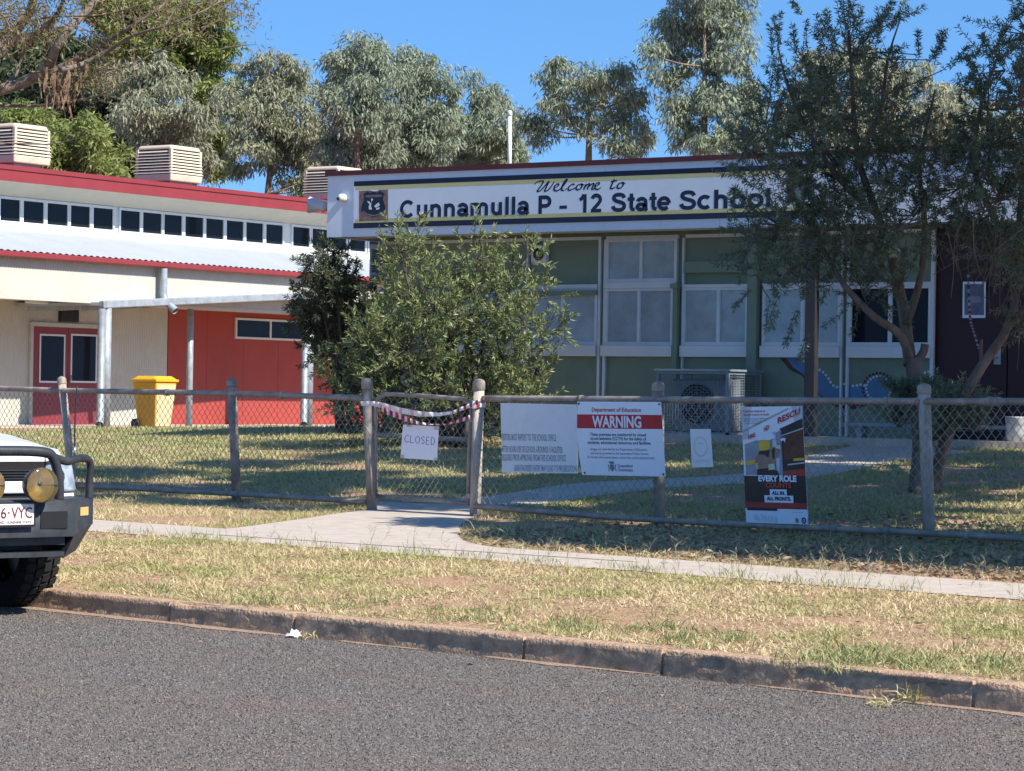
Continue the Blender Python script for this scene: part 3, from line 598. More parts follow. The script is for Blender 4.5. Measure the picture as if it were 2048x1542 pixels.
# maroon entry beyond the windows
M['darkmaroon'] = mat('dark_maroon_door', (.032, .010, .014), rough=.5, var=.12)
vD = vG + .04
bx('entry_wall', M['darkmaroon'], [(uE + .004, vD, zp, uE + 9, vD + .1, z_fb2 + .05)])
xd = X(1893, vD)
for k in range(2):
    d = bx('door', M['darkmaroon'], [(xd + k * .98, vD - .05, zp + .05, xd + .96 + k * .98, vD - .002, zp + 2.15)])
    if k == 0:
        h = MB(); p = PV(1995, 712, vD - .06); h.box((p.x - .05, vD - .07, p.z - .12), (p.x + .05, vD - .051, p.z + .12)); h.tube([(p.x, vD - .07, p.z - .02), (p.x, vD - .12, p.z - .02), (p.x - .13, vD - .12, p.z - .02)], .012); h.build('handle', M['galv'], d)
# serpent mural painted on the lower panels
M['muralblue'] = mat('mural_blue', (.085, .18, .32), rough=.6, var=.1, scale=5); M['muralbrown'] = mat('mural_brown', (.085, .035, .03), rough=.6, var=.2, scale=6); M['muralwhite'] = mat('mural_white', (.55, .58, .60), rough=.6, var=.05)
fm = lambda dv: (lambda x, y: PV(x, y, vG - dv))
q = MB(); q.poly([fm(.006)(*p) for p in ((1560, 716), (1580, 740), (1605, 752), (1618, 772), (1640, 792), (1668, 812), (1690, 818), (1712, 818), (1735, 810), (1752, 802), (1640, 784), (1612, 750), (1585, 734), (1576, 716))]); 
q.build('mural_brown_band', M['muralbrown'], green)
q = MB(); q.poly([fm(.009)(*p) for p in ((1572, 716), (1612, 716), (1640, 740), (1652, 750), (1660, 766), (1676, 774), (1692, 768), (1708, 771), (1730, 768), (1738, 796), (1700, 806), (1668, 806), (1640, 790), (1622, 768), (1606, 748), (1588, 736))])
disc(q, fm(.012), 1757, 777, 27, 27); q.build('mural_serpent', M['muralblue'], green)
q = MB()
for x, y in ((1608, 722), (1639, 740), (1646, 744), (1652, 750), (1657, 757), (1661, 764), (1667, 771), (1674, 774), (1681, 773), (1688, 768), (1706, 772), (1714, 771), (1721, 769), (1729, 771), (1850, 745), (1857, 743), (1864, 742)): disc(q, fm(.015), x, y, 2.9, n=10)
for k in range(22):
    a = 2 * math.pi * k / 22; disc(q, fm(.015), 1757 + 24.5 * math.cos(a), 777 + 24.5 * math.sin(a), 2.4, n=8)
q.build('mural_dots', M['muralwhite'], green)
q = MB()
for k in range(26):
    a = 2 * math.pi * k / 26; disc(q, fm(.0105), 1757 + 31 * math.cos(a), 777 + 31 * math.sin(a), 2.7, n=8)
q.build('mural_ring', M['muralbrown'], green)
# the welcome sign on the fascia
wsn = thing('welcome_sign', 'long white welcome board with navy lettering and yellow lines on the fascia', 'sign', PV(1200, 400, vS))
TOP = [(710, 367), (1680, 322)]; BOT = [(708, 458), (1680, 430)]
xa, xb = PV(709, 410, vS).x, PV(1690, 376, vS).x; zt_, zb_ = PV(1200, 343.5, vS).z, PV(1200, 444, vS).z; Hs = zt_ - zb_
bx('panel', M['signwhite'], [(xa, vS - .022, zb_, xb, vS - .003, zt_)], wsn)
bx('navy_stripe', M['navy'], [(xa, vS - .0228, zt_ - .105 * Hs, xb, vS - .0218, zt_ - .002), (xa, vS - .0228, zb_ + .002, xb, vS - .0218, zb_ + .115 * Hs)], wsn)
bx('yellow_stripe', M['yellow'], [(xa + .03, vS - .0226, zt_ - .19 * Hs, xb, vS - .0218, zt_ - .1055 * Hs), (xa + .03, vS - .0226, zb_ + .1155 * Hs, xb, vS - .0218, zb_ + .195 * Hs)], wsn)
SW = lambda px, py=400: PV(px, py, vS - .025).x
fs = lambda x, z: Vector((x, vS - .0231, z))
zb1 = PV(1200, 424.5, vS).z; cap1 = PV(1200, 387.5, vS).z - zb1
lt = MB()
for st, a, c in (('Cunnamulla', 800, 1060), ('P', 1077, 1103), ('-', 1119, 1134), ('12', 1156, 1206), ('State', 1222, 1342), ('School', 1358, 1541)):
    z = zb1
    if st == '-':
        lt.box((SW(a), vS - .0231, zb1 + cap1 * .24), (SW(c), vS - .0218, zb1 + cap1 * .42)); lt.build('lettering', M['navy'], wsn); lt = MB(); continue
    wl_mb = MB(); bold_text(wl_mb, st, fs, SW(a), SW(c), zb1, cap1); wl_mb.build('lettering', M['navy'], wsn)
def script(px0, px1, py, mb, strokes, cap):
    x0, x1 = SW(px0), SW(px1); z0 = PV((px0 + px1) / 2, py, vS).z; k = (x1 - x0)
    fn = lambda x, y: fs(x0 + (x / 157) * k, z0 + (y / 20.) * cap)
    for s in strokes: brush(mb, s, 3.6, fn)
# brush script drawn in units of the word: x 0..157, y 0..20
WEL = [[(1, 13), (4, 17), (14, 19), (17, 17), (11, 8), (6, 1), (12, 2), (22, 12), (28, 18), (23, 8), (20, 1), (26, 2), (34, 11), (38, 17.5)],
       [(38, 5), (45, 9), (46, 12), (42, 12), (38, 7), (38, 2), (43, .5), (50, 4), (58, 13), (62, 20), (58, 18), (53, 8), (52, 2), (56, .5), (62, 4)],
       [(76, 9), (73, 11.5), (67, 8), (64, 3), (67, .5), (74, 3), (80, 6)], [(88, 11), (82, 9), (79, 4), (81, 1), (86, 2), (90, 7), (88, 11), (94, 9)],
       [(98, 11), (95, 5), (93, .5)], [(94, 4), (101, 10), (104, 10.5), (101, 4), (100, .5)], [(101, 4), (108, 10), (112, 10.5), (109, 4), (109, 1), (114, 2)],
       [(114, 5), (121, 9), (121, 12), (117, 11), (114, 6), (115, 1.5), (120, .5), (126, 4)],
       [(150, 18), (145, 8), (143, 2), (147, 1), (152, 4)], [(143, 13), (150, 14), (155, 15)], [(164, 11), (158, 9), (155, 4), (157, 1), (162, 2), (166, 7), (164, 11), (170, 9)]]
script(1068, 1068 + 1, 384, MB(), [], 1)
scl = (1251 - 1068) / 171 * 157
script(1068, 1068 + scl, 381, lt, WEL, (PV(1150, 362.5, vS).z - PV(1150, 385, vS).z))
lt.build('lettering', M['navy'], wsn)
# school crest at the board's left end
M['crestbrown'] = mat('crest_brown', (.22, .14, .11), rough=.6, var=.45, scale=16); M['crestgrey'] = mat('crest_grey', (.16, .15, .15), rough=.6, var=.3, scale=9)
fc = lambda d: (lambda x, y: PV(x, y, vS - d))
q = MB(); q.poly([fc(.0229)(*p) for p in ((718, 443), (776, 440.5), (776, 379), (718, 382))]); cr_ = q.build('crest', M['crestbrown'], wsn)
q = MB(); q.poly([fc(.0235)(*p) for p in ((727, 387), (735, 383), (741, 386), (747, 382), (753, 386), (760, 382), (768, 386), (766, 398), (770, 412), (771, 422), (764, 429), (748, 435), (732, 430), (722, 423), (723, 413), (728, 400))]); q.build('shield', M['navy'], cr_)
q = MB(); q.poly([fc(.0241)(*p) for p in ((725, 421), (735, 427), (748, 430), (762, 426), (770, 419), (768, 425), (760, 430), (748, 433), (735, 431), (726, 426))]); q.poly([fc(.0241)(*p) for p in ((729, 393), (735, 390), (762, 389), (765, 392), (762, 394), (735, 395))]); q.build('scroll', M['crestgrey'], cr_)
q = MB()
for pts in (((742, 398), (744, 396), (746, 399), (743, 404)), ((734, 402), (739, 403), (741, 406), (737, 407)), ((739, 407), (743, 405), (742, 412), (738, 413)), ((737, 412), (742, 412), (744, 419), (738, 419)), ((748, 412), (757, 405), (760, 410), (752, 416)), ((752, 417), (759, 414), (759, 418), (753, 420)), ((739, 381), (744, 379.5), (755, 379), (757, 382), (748, 383))): q.poly([fc(.0247)(*p) for p in pts])
q.build('emblem', M['signwhite'], cr_)
M['roundel'] = mat('painted_roundel', (.12, .19, .17), rough=.6, var=.6, scale=7, stain=(.22, .13, .09), sscale=5, samt=.8)
q = MB(); disc(q, fc(.0229), 1600, 376, 27, 27); q.build('painted_roundel', M['roundel'], wsn)
# things fixed to the building
M['camwhite'] = mat('white_plastic', (.70, .70, .68), rough=.35, var=.04)
p = PV(689, 396, vS); t = thing('security_camera', 'small white dome camera on the left end of the fascia', 'camera', p)
q = MB(); q.lathe([(.0, 0), (.062, 0), (.066, .03), (.066, .08), (.0, .082)], p + Vector((0, .005, 0)), (0, -1, 0)); q.build('housing', M['camwhite'], t)
q = MB(); q.lathe([(.064, 0), (.062, .02), (.05, .045), (.03, .06), (0, .064)], p + Vector((0, -.076, 0)), (-.5, -1, -.3)); q.build('dome', M['camwhite'], t)
q = MB(); q.lathe([(.03, 0), (.026, .02), (0, .026)], p + Vector((-.03, -.125, -.02)), (-.6, -1, -.35)); q.build('lens', M['black'], t)
M['hornpale'] = mat('horn_plastic', (.55, .57, .56), rough=.45, var=.08); p = PV(655, 413, vS + .3); t = thing('horn_speaker', 'pale grey horn loudspeaker sticking out of the fascia corner', 'loudspeaker', p)
hd = Vector((-.93, -.30, .08)); o = p + Vector((.02, 0, 0)); q = MB(); q.lathe([(0, 0), (.075, .0), (.085, .06), (.085, .12), (.105, .17), (.13, .29), (.14, .30), (.125, .295), (.06, .18), (0, .17)], o + hd * .03, hd); q.build('horn', M['hornpale'], t)
q = MB(); q.lathe([(0, .0), (.10, .0), (.10, .05), (0, .055)], o + hd * .0 + Vector((.04, -.03, 0)), -hd); q.build('driver', M['camwhite'], t)
q = MB(); q.obox(o + Vector((.09, .02, -.02)), o + Vector((-.12, -.02, -.09)), .03, .02); q.build('bracket', M['galv'], t)
p = PV(1084, 509, vG); t = thing('wall_fan', 'small square exhaust fan on the green wall behind the bush', 'exhaust fan', p)
q = MB(); e = .145; q.box((p.x - e, p.y - .1, p.z - e), (p.x + e, p.y - .003, p.z + e)); q.build('housing', M['white'], t, bevel=.015)
q = MB(); q.lathe([(0, .004), (.10, .004), (.10, 0)], p + Vector((0, -.1, 0)), (0, -1, 0)); q.build('opening', M['black'], t)
q = MB(); q.lathe([(0, .03), (.035, .025), (.04, .006)], p + Vector((0, -.1, 0)), (0, -1, 0)); q.build('hub', M['white'], t)
# split-system unit hung on the end wall
p = PV(745, 525, vG + .5); t = thing('wall_air_conditioner', 'pale air conditioner unit hung on the end wall below the fascia', 'air conditioner', Vector((uL - .35, vG + .5, p.z - .4)))
za, zb = PV(742, 556, vG + .4).z, PV(742, 490, vG + .4).z
q = MB(); q.box((uL - .42, vG + .15, za), (uL - .08, vG + 1.0, zb)); q.build('casing', M['white'], t, bevel=.02)
q = MB(); 
for k in range(14): z = za + .08 + (zb - za - .16) * k / 14; q.box((uL - .36, vG + .135, z), (uL - .14, vG + .149, z + .015))
q.build('grille', M['dark'], t)
q = MB(); q.box((uL - .45, vG + .2, za - .06), (uL, vG + .26, za - .005)); q.box((uL - .45, vG + .85, za - .06), (uL, vG + .91, za - .005)); q.box((uL - .06, vG + .2, za - .35), (uL - .003, vG + .26, za - .06)); q.build('bracket', M['galv'], t)
# caged unit on the ground before the windows
M['cage'] = mat('cage_steel', (.23, .28, .32), rough=.5, var=.15, scale=5, metal=.2); M['acgrey'] = mat('ac_casing', (.22, .25, .27), rough=.45, var=.06, scale=2)
vC = vG - 1.25; c0, c1 = PV(1312, 800, vC).x, PV(1456, 800, vC).x; czt = PV(1380, 742, vC).z; cg = gz((c0 + c1) / 2, vC); cD = 1.0
t = thing('caged_air_conditioner', 'floor standing air conditioner locked in a blue grey mesh cage', 'air conditioner', ((c0 + c1) / 2, vC + .4, cg))
q = MB(); w = .045
for x in (c0, c1 - w):
    for y in (vC, vC + cD - w): q.box((x, y, cg), (x + w, y + w, czt - w))
for z in (czt - w, cg + .12):
    q.box((c0, vC, z), (c1, vC + w, z + w)); q.box((c0, vC + cD - w, z), (c1, vC + cD, z + w)); q.box((c0, vC + w, z), (c0 + w, vC + cD - w, z + w)); q.box((c1 - w, vC + w, z), (c1, vC + cD - w, z + w))
q.build('cage_frame', M['cage'], t)
q = MB(); q.box((c0 - .03, vC - .03, czt), (c1 + .03, vC + cD + .03, czt + .03)); q.build('cage_top', M['cage'], t)
q = MB()
for k in range(1, 26): 
    x = c0 + (c1 - c0) * k / 26; q.tube([(x, vC + .012, cg + .16), (x, vC + .012, czt - w)], .0028, 4, caps=False)
for k in range(1, 22):
    z = cg + .16 + (czt - cg - .2) * k / 22; q.tube([(c0 + w, vC + .014, z), (c1 - w, vC + .014, z)], .0028, 4, caps=False); q.tube([(c1 - .014, vC + w, z), (c1 - .014, vC + cD - w, z)], .004, 4, caps=False)
for k in range(1, 20): y = vC + cD * k / 20; q.tube([(c1 - .012, y, cg + .16), (c1 - .012, y, czt - w)], .004, 4, caps=False)
q.build('cage_mesh', M['cage'], t)
ux0, ux1, uz0, uz1 = c0 + .14, c1 - .08, cg + .18, czt - .12
q = MB(); q.box((ux0, vC + .22, uz0), (ux1, vC + .58, uz1)); un = q.build('casing', M['acgrey'], t, bevel=.02)
fx, fz, fr = ux0 + .44, (uz0 + uz1) / 2 + .02, .30
q = MB(); q.lathe([(fr, 0), (fr, .006), (0, .006)], (fx, vC + .22, fz), (0, -1, 0), 32); q.build('fan_opening', M['dark'], un)
q = MB()
for k in range(1, 7): q.tube([(fx + fr * k / 6 * math.cos(a), vC + .195, fz + fr * k / 6 * math.sin(a)) for a in np.linspace(0, 2 * math.pi, 33)], .004, 4, caps=False)
for k in range(12): a = k * math.pi / 6; q.tube([(fx + .04 * math.cos(a), vC + .198, fz + .04 * math.sin(a)), (fx + fr * math.cos(a), vC + .198, fz + fr * math.sin(a))], .004, 4, caps=False)
q.build('fan_guard', M['acgrey'], un)
# post under the fascia, pipe on the roof, low bench, tub, door poster
p0 = PV(1623, 700, vS + .12); q = MB(); q.box((p0.x - .085, p0.y - .06, gg), (p0.x + .085, p0.y + .06, z_fb2 + .028)); q.box((p0.x - .11, p0.y - .085, gg), (p0.x + .11, p0.y + .085, gg + .06))
M['post'] = mat('brown_grey_steel', (.055, .05, .05), rough=.35, var=.2, scale=3, metal=.4, stretch=(1, 1, .2))
tagit(q.build('awning_post', M['post'], bevel=.012), 'dark square steel post holding up the fascia before the mural', 'post')
p0 = PD(1019.5, 340, 50); p1 = PD(1019.5, 232, 50); q = MB(); q.tube([p0 - UP * .3, p1], .038, 12); q.lathe([(.038, 0), (.045, .0), (.045, .08), (.03, .10), (0, .105)], p1, (0, 0, 1), 12)
tagit(q.build('vent_pipe', M['camwhite']), 'slim white vent pipe rising above the office roof edge', 'vent pipe')
b0 = PV(1700, 868, vG - .75); b1 = PV(2200, 880, vG - .75)
t = thing('bench', 'long low greenish bench against the dark entry', 'bench', (b0.x, b0.y, gg + .04)); zz = gg + .2
q = MB(); q.box((b0.x, b0.y - .14, zz), (b1.x, b0.y + .14, zz + .05)); q.build('seat', M['cage'], t, bevel=.01)
for k in range(4):
    x = b0.x + .15 + (b1.x - b0.x - .35) * k / 3; q = MB(); q.box((x, b0.y - .1, gg + .035), (x + .08, b0.y + .1, zz - .002)); q.build('leg', M['cage'], t)
pt = PV(2036, 884, vG - 1.0); M['tub'] = mat('weathered_tub', (.42, .45, .46), rough=.7, var=.3, scale=9, stain=(.25, .25, .25), sscale=6)
q = MB(); q.lathe([(.0, 0), (.155, .0), (.165, .16), (.175, .34), (.185, .345), (.18, .325), (.15, .05), (0, .04)], (pt.x, pt.y, gg + .04), (0, 0, 1), 28); tagit(q.build('planter_tub', M['tub']), 'weathered pale tub standing by the bench at the entry', 'tub')
M['posterblue'] = mat('poster_blue', (.10, .12, .20), rough=.4, var=.5, scale=6, stain=(.22, .09, .06), sscale=5, samt=.9)
vP = vD - .055; t = thing('door_poster', 'small white bordered poster stuck on the dark maroon door', 'poster', PV(1948, 600, vP)); e = []
q = MB(); q.box(PV(1925, 636, vP) , PV(1972, 563, vP) - Vector((0, .004, 0))); q.build('paper', M['signwhite'], t)
q = MB(); q.poly([PV(x, y, vP - .006) for x, y in ((1929, 630), (1968, 630), (1968, 568), (1929, 568))]); q.build('picture', M['posterblue'], t)
q = MB(); q.poly([PV(x, y, vP - .008) for x, y in ((1934, 606), (1962, 604), (1960, 592), (1936, 591))]); q.build('caption_box', M['acgrey'], t)
#==FENCE==
M['pipe'] = mat('weathered_pipe', (.31, .265, .225), rough=.65, var=.35, scale=7, stain=(.20, .13, .09), sscale=3, samt=.6, metal=.15)
M['postwood'] = mat('weathered_post', (.42, .37, .31), rough=.85, var=.4, scale=8, bump=.6, bscale=30, stain=(.15, .12, .10), sscale=5, samt=.8, stretch=(1, 1, .25))
M['wire'] = mat('fence_wire', (.30, .28, .26), rough=.5, var=.25, scale=4, metal=.35)
def lerp_px(tab, px):
    xs = [t[0] for t in tab]; return float(np.interp(px, xs, [t[1] for t in tab]))
TOPL = [(-1100, 745), (-700, 757), (0, 777), (125, 781), (463, 787), (735, 797)]; BOTL = [(-1100, 905), (-700, 925), (0, 960), (143, 970), (463, 987), (735, 1003)]
TOPR = [(955, 797), (1315, 799), (1848, 803), (2048, 803), (2500, 805), (3300, 809)]; BOTR = [(955, 1012), (1318, 1040), (1857, 1066), (2048, 1077), (2500, 1106), (3300, 1158)]
def chain(name, tops, bots, parent, p=.046, step=.05, r=.0036, n=NF):
    """woven diamond mesh between two polylines given as functions of s -> z"""
    V = []; F = []; s0, s1 = tops[0][0], tops[-1][0]; zt = lambda s: np.interp(s, [a[0] for a in tops], [a[1] for a in tops]); zb = lambda s: np.interp(s, [a[0] for a in bots], [a[1] for a in bots])
    K = int((s1 - s0) / p); i0 = 0
    for k in range(K):
        m = max(6, int((zt(s0 + k * p) - zb(s0 + k * p)) / step)); pts = []
        for j in range(m + 1):
            off = (j % 2) if k % 2 == 0 else 1 - (j % 2); s = s0 + (k + off) * p; s = min(s, s1)
            f = j / m; z = zt(s) + (zb(s) - zt(s)) * f; bulge = (vnoise(s * 1.0, z * 2.0, 1.1) - .5) * .05 * math.sin(f * math.pi)
            s += (vnoise(s, z, 1.7) - .5) * .05
            q = SN(s, n + bulge + (.004 if (j + k) % 2 else -.004), z); pts.append(q)
        A = np.array([tuple(q) for q in pts]); k3 = len(A)
        for a in range(3):
            t = 2 * math.pi * a / 3; V.append(A + np.array(SD) * math.cos(t) * r + np.array(ND) * math.sin(t) * r)
        o = np.arange(k3 - 1)
        for a in range(3):
            b = (a + 1) % 3; F.append(np.stack([i0 + a * k3 + o, i0 + b * k3 + o, i0 + b * k3 + o + 1, i0 + a * k3 + o + 1], 1))
        i0 += 3 * k3
    return npmesh(name, np.concatenate(V), np.concatenate(F), M['wire'], parent)
def fence(label, tops, bots, posts, extra):
    T = [PF(*p) for p in tops]; Bm = [PF(*p) for p in bots]
    c = T[len(T) // 2]; t = thing('chain_link_fence', label, 'fence', (c.x, c.y, gz(c.x, c.y)), 'chain link fence runs along the school front')
    q = MB(); q.tube(catmull([tuple(p + ND * .03) for p in T], 4), .033, 10); q.build('top_rail', M['pipe'], t)
    q = MB(); q.tube(catmull([tuple(p - ND * .035) for p in Bm], 4), .030, 10); q.build('bottom_rail', M['pipe'], t)
    chain('wire_mesh', [(p.dot(SD), p.z - .01) for p in T], [(p.dot(SD), p.z + .01) for p in Bm], t)
    for (tx, ty), (bx_, by_), rad, mm in posts:
        a = PF(tx, ty, NF + .05); b_ = PF(bx_, by_, NF + .05); d = (a - b_); b_ = b_ - d * ((b_.z - gz(b_.x, b_.y) + .12) / d.z)
        q = MB(); q.tube([b_, a - d.normalized() * .06], rad, 12); po = q.build('post', mm, t)
        q = MB(); q.lathe([(rad * 1.12, -.07), (rad * 1.12, -.01), (rad * .9, .012), (0, .03)], a, d, 14); q.build('cap', M['pipe'], po)
    q = MB()
    for px, tab in extra:
        p = PF(px, lerp_px(tab, px)) + ND * (.03 if tab in (TOPL, TOPR) else -.035); tt = SD
        MB().tube([p - tt * .025, p + tt * .025], .040, 12).build('rail_band', M['pipe'], t)
    return t
fence('chain link fence left of the gate with leaning grey posts, before the red wall', TOPL, BOTL, [((-330, 752), (-320, 950), .045, M['pipe']), ((123, 757), (146, 975), .05, M['postwood']), ((463, 760), (473, 990), .052, M['pipe'])], [(100, TOPL), (330, TOPL), (450, TOPL), (560, TOPL), (160, BOTL), (480, BOTL)])
fence('chain link fence right of the gate carrying the signs, before the green office', TOPR, BOTR, [((1316, 768), (1319, 1050), .055, M['pipe']), ((1848, 772), (1858, 1072), .056, M['postwood']), ((2430, 772), (2442, 1108), .056, M['postwood']), ((3060, 774), (3070, 1146), .056, M['postwood'])], [(1158, TOPR), (1305, TOPR), (1770, TOPR), (1835, TOPR), (1975, TOPR), (1990, TOPR), (1675, BOTR), (1780, BOTR), (1940, BOTR)])
# gate posts and gate
def gatepost(name, label, top, bot, rad, m):
    a = PF(*top, NF + .02); b_ = PF(*bot, NF + .02); d = a - b_; b_ = b_ - d.normalized() * .15
    t = thing(name, label, 'gate post', (b_.x, b_.y, gz(b_.x, b_.y))); q = MB(); q.tube([b_, b_.lerp(a, .5), a - d.normalized() * .075], rad, 16); q.build('shaft', m, t)
    q = MB(); q.lathe([(rad * 1.0, -.085), (rad * 1.14, -.08), (rad * 1.14, -.01), (rad * 1.0, .015), (rad * .5, .03), (0, .034)], a, d, 18); q.build('cap', M['pipe'], t); return t
gatepost('gate_post', 'leaning grey steel gate post on the hinge side of the closed gate', (734, 762), (744, 1022), .055, M['pipe'])
gp2 = gatepost('gate_post', 'thick cracked wooden looking gate post wrapped in red and white tape', (958, 764), (950, 1036), .058, M['postwood'])
NG = NF + .06
gt = thing('pedestrian_gate', 'closed chain link pedestrian gate with rounded pipe frame', 'gate', PG(840, 1010))
fp_ = [PF(x, y, NG) for x, y in ((752, 1004), (751, 900), (751, 812), (756, 797), (772, 788), (850, 792), (925, 798), (940, 806), (943, 820), (938, 920), (937, 1008))]
q = MB(); q.tube(fp_, .024, 10); q.tube([PF(752, 992, NG), PF(938, 1007, NG)], .022, 10); q.build('frame', M['pipe'], gt)
tg = [PF(x, y, NG) for x, y in ((753, 794), (850, 793), (938, 803))]; bg = [PF(x, y, NG) for x, y in ((753, 992), (938, 1006))]
chain('wire_mesh', [(p.dot(SD), p.z) for p in tg], [(p.dot(SD), p.z) for p in bg], gt, n=NG)
q = MB()
for y in (840, 992): p = PF(944, y, NF + .04); MB().box(p - Vector((.05, .03, .025)), p + Vector((.05, .03, .025))).build('latch', M['galv'], gt, bevel=.005)
q = MB()
for y in (860, 990): p = PF(746, y, NF + .04); MB().tube([p - UP * .04, p + UP * .04], .035, 10).build('hinge', M['pipe'], gt)
q = MB(); q.tube([PF(728, 850, NF - .05), PF(735, 858, NF - .045), PF(741, 872, NF - .05)], .008, 6); q.tube([PF(738, 874, NF - .06), PF(744, 988, NF - .05)], .012, 8)
q.build('drop_bolt', M['pipe'], gt)
# ------------------------------------------------------------------ signs hung on the fence
def panel(name, label, cat, corners, m, n=NF - .055, curl=.012, thick=.003, curve_left=0, part='board'):
    """corners: pixel TL, TR, BR, BL; returns thing and fn(s,t,layer)"""
    tl, tr, br, bl = [PF(x, y, n) for x, y in corners]
    def fn(s, t, layer=0):
        a = tl.lerp(tr, s); b = bl.lerp(br, s); p = a.lerp(b, t) - ND * (curl * math.sin(s * math.pi) * (.3 + .7 * t) + .0016 * layer)
        if curve_left: p = p - SD * (curve_left * (1 - s) * math.sin(t * math.pi * .9) ** 1)
        return p
    c = (bl + br) / 2; t = thing(name, label, cat, c)
    q = MB(); R = [[fn(s, tt) for s in np.linspace(0, 1, 13)] for tt in np.linspace(0, 1, 13)]; q.grid(R); q.grid([[p + ND * thick for p in r] for r in R])
    for e in ([r[0] for r in R], [r[-1] for r in R], R[0], R[-1]): q.grid([e, [p + ND * thick for p in e]])
    q.build(part, m, t); return t, fn
def art(t, name, m, polys=(), texts=(), fn=None, layer=1, strokes=(), sub=8):
    q = MB(); f = lambda x, y: fn(x, y, layer)
    for ip, p in enumerate(polys):
        if ip and name in ('sticky_tape', 'truck_lines', 'footer_marks', 'truck_yellow', 'printed_hivis'): q.build(name, m, t); q = MB()
        if len(p) == 4 and not isinstance(p[0], tuple):
            x0, y0, x1, y1 = p; q.grid([[f(x, y) for x in np.linspace(x0, x1, sub + 1)] for y in np.linspace(y0, y1, sub + 1)])
        else: q.poly([f(*k) for k in p])
    for st, x0, x1, yb, cap, bold in texts:
        ln = MB(); put_text(ln, st, lambda x, y: f(x, y), x0, x1, yb, -cap, bold=bold); lo = ln.build(name, m, t)
    if not polys and not strokes: return lo
    for pts, w in strokes:
        c = catmull(pts, 5); i0 = len(q.v)
        for i, p in enumerate(c):
            a = c[max(i - 1, 0)]; b = c[min(i + 1, len(c) - 1)]; dx, dy = b[0] - a[0], b[1] - a[1]; l = math.hypot(dx, dy) or 1
            q.v.append(tuple(f(p[0] - dy / l * w / 2, p[1] + dx / l * w / 2))); q.v.append(tuple(f(p[0] + dy / l * w / 2, p[1] - dx / l * w / 2)))
        for i in range(len(c) - 1): q.f.append((i0 + 2 * i, i0 + 2 * i + 1, i0 + 2 * i + 3, i0 + 2 * i + 2)); q.sm.append(False)
    return q.build(name, m, t)
INK = lambda n, c, r=.5: mat(n, c, rough=r, var=.08)
M['ink'] = INK('dark_ink', (.035, .045, .07)); M['greyink'] = INK('grey_ink', (.16, .18, .21)); M['fadeink'] = mat('faded_ink', (.20, .23, .27), var=.5, scale=30, col2=(.42, .46, .50)); M['signred'] = INK('sign_red', (.42, .018, .030)); M['redink'] = INK('red_ink', (.36, .05, .06)); M['penink'] = INK('pen_ink', (.08, .10, .28))
M['paper'] = mat('paper_white', (.80, .80, .86), rough=.7, var=.03, scale=4); M['board'] = mat('faded_board', (.66, .70, .72), rough=.5, var=.05, scale=3, stain=(.50, .50, .48), sscale=4, samt=.4)
# visitor board
t, fn = panel('visitor_sign', 'old faded white board asking visitors to report to the school office', 'sign', [(1001, 806), (1153, 809), (1156, 947), (1004, 945)], M['board'], curl=.02)
art(t, 'lettering', M['fadeink'], fn=fn, texts=[('VISITORS MUST REPORT TO THE SCHOOL OFFICE', .00, .735, .535, .095, .012), ('AFTER HOURS USE OF SCHOOL GROUNDS / FACILITIES', .00, .815, .705, .09, .012), ('REQUIRES PRIOR APPROVAL FROM THE SCHOOL OFFICE', .00, .855, .825, .09, .012), ('UNAUTHORISED ENTRY MAY LEAD TO PROSECUTION', .175, .985, .975, .09, .012)])
# warning sign
t, fn = panel('warning_sign', 'white warning sign with broad red band hung right of the faded board', 'sign', [(1155, 803), (1322, 804), (1331, 953), (1166, 950)], M['signwhite'], curl=.015, curve_left=.035)
art(t, 'red_band', M['signred'], fn=fn, polys=[(.0, .175, 1, .365)])
art(t, 'heading', M['redink'], fn=fn, texts=[('Department of Education', .18, .765, .135, .055, .022)])
art(t, 'warning_word', M['signwhite'], fn=fn, layer=2, texts=[('WARNING', .185, .765, .345, .15, .03)])
art(t, 'lettering', M['ink'], fn=fn, texts=[('These premises are monitored by closed', .155, .81, .465, .042, .018), ('circuit television (CCTV) for the safety of', .155, .81, .52, .042, .018), ('students, educational resources and facilities.', .12, .865, .575, .042, .018)])
art(t, 'small_lettering', M['greyink'], fn=fn, texts=[('Images are recorded by the Department of Education,', .15, .82, .66, .032, .008), ('and may be provided to the Queensland Police Service.', .145, .83, .715, .032, .008), ('For further information please contact the school administration.', .10, .90, .77, .032, .008), ('Queensland', .455, .635, .885, .042, .02), ('Government', .455, .635, .94, .042, .02)])
cq = [[(.355 + .0 * k, .82), (.37, .80), (.385, .815), (.40, .80), (.415, .815), (.425, .835), (.40, .845), (.375, .845)], [(.365, .85), (.415, .85), (.42, .90), (.405, .93), (.39, .945), (.375, .93), (.36, .90)], [(.34, .86), (.352, .85), (.355, .93), (.342, .95), (.347, .90)], [(.44, .85), (.428, .85), (.425, .93), (.44, .95), (.434, .90)]] if (k := 1) else []
art(t, 'government_crest', M['greyink'], fn=fn, polys=cq)
for s, y in ((.02, .03), (.98, .03), (.98, .97), (.04, .97)): q = MB(); q.poly([fn(s + .012 * math.cos(a), y + .014 * math.sin(a), 3) for a in np.linspace(0, 6.28, 9)[:-1]]); q.build('fixing', M['black'], t)
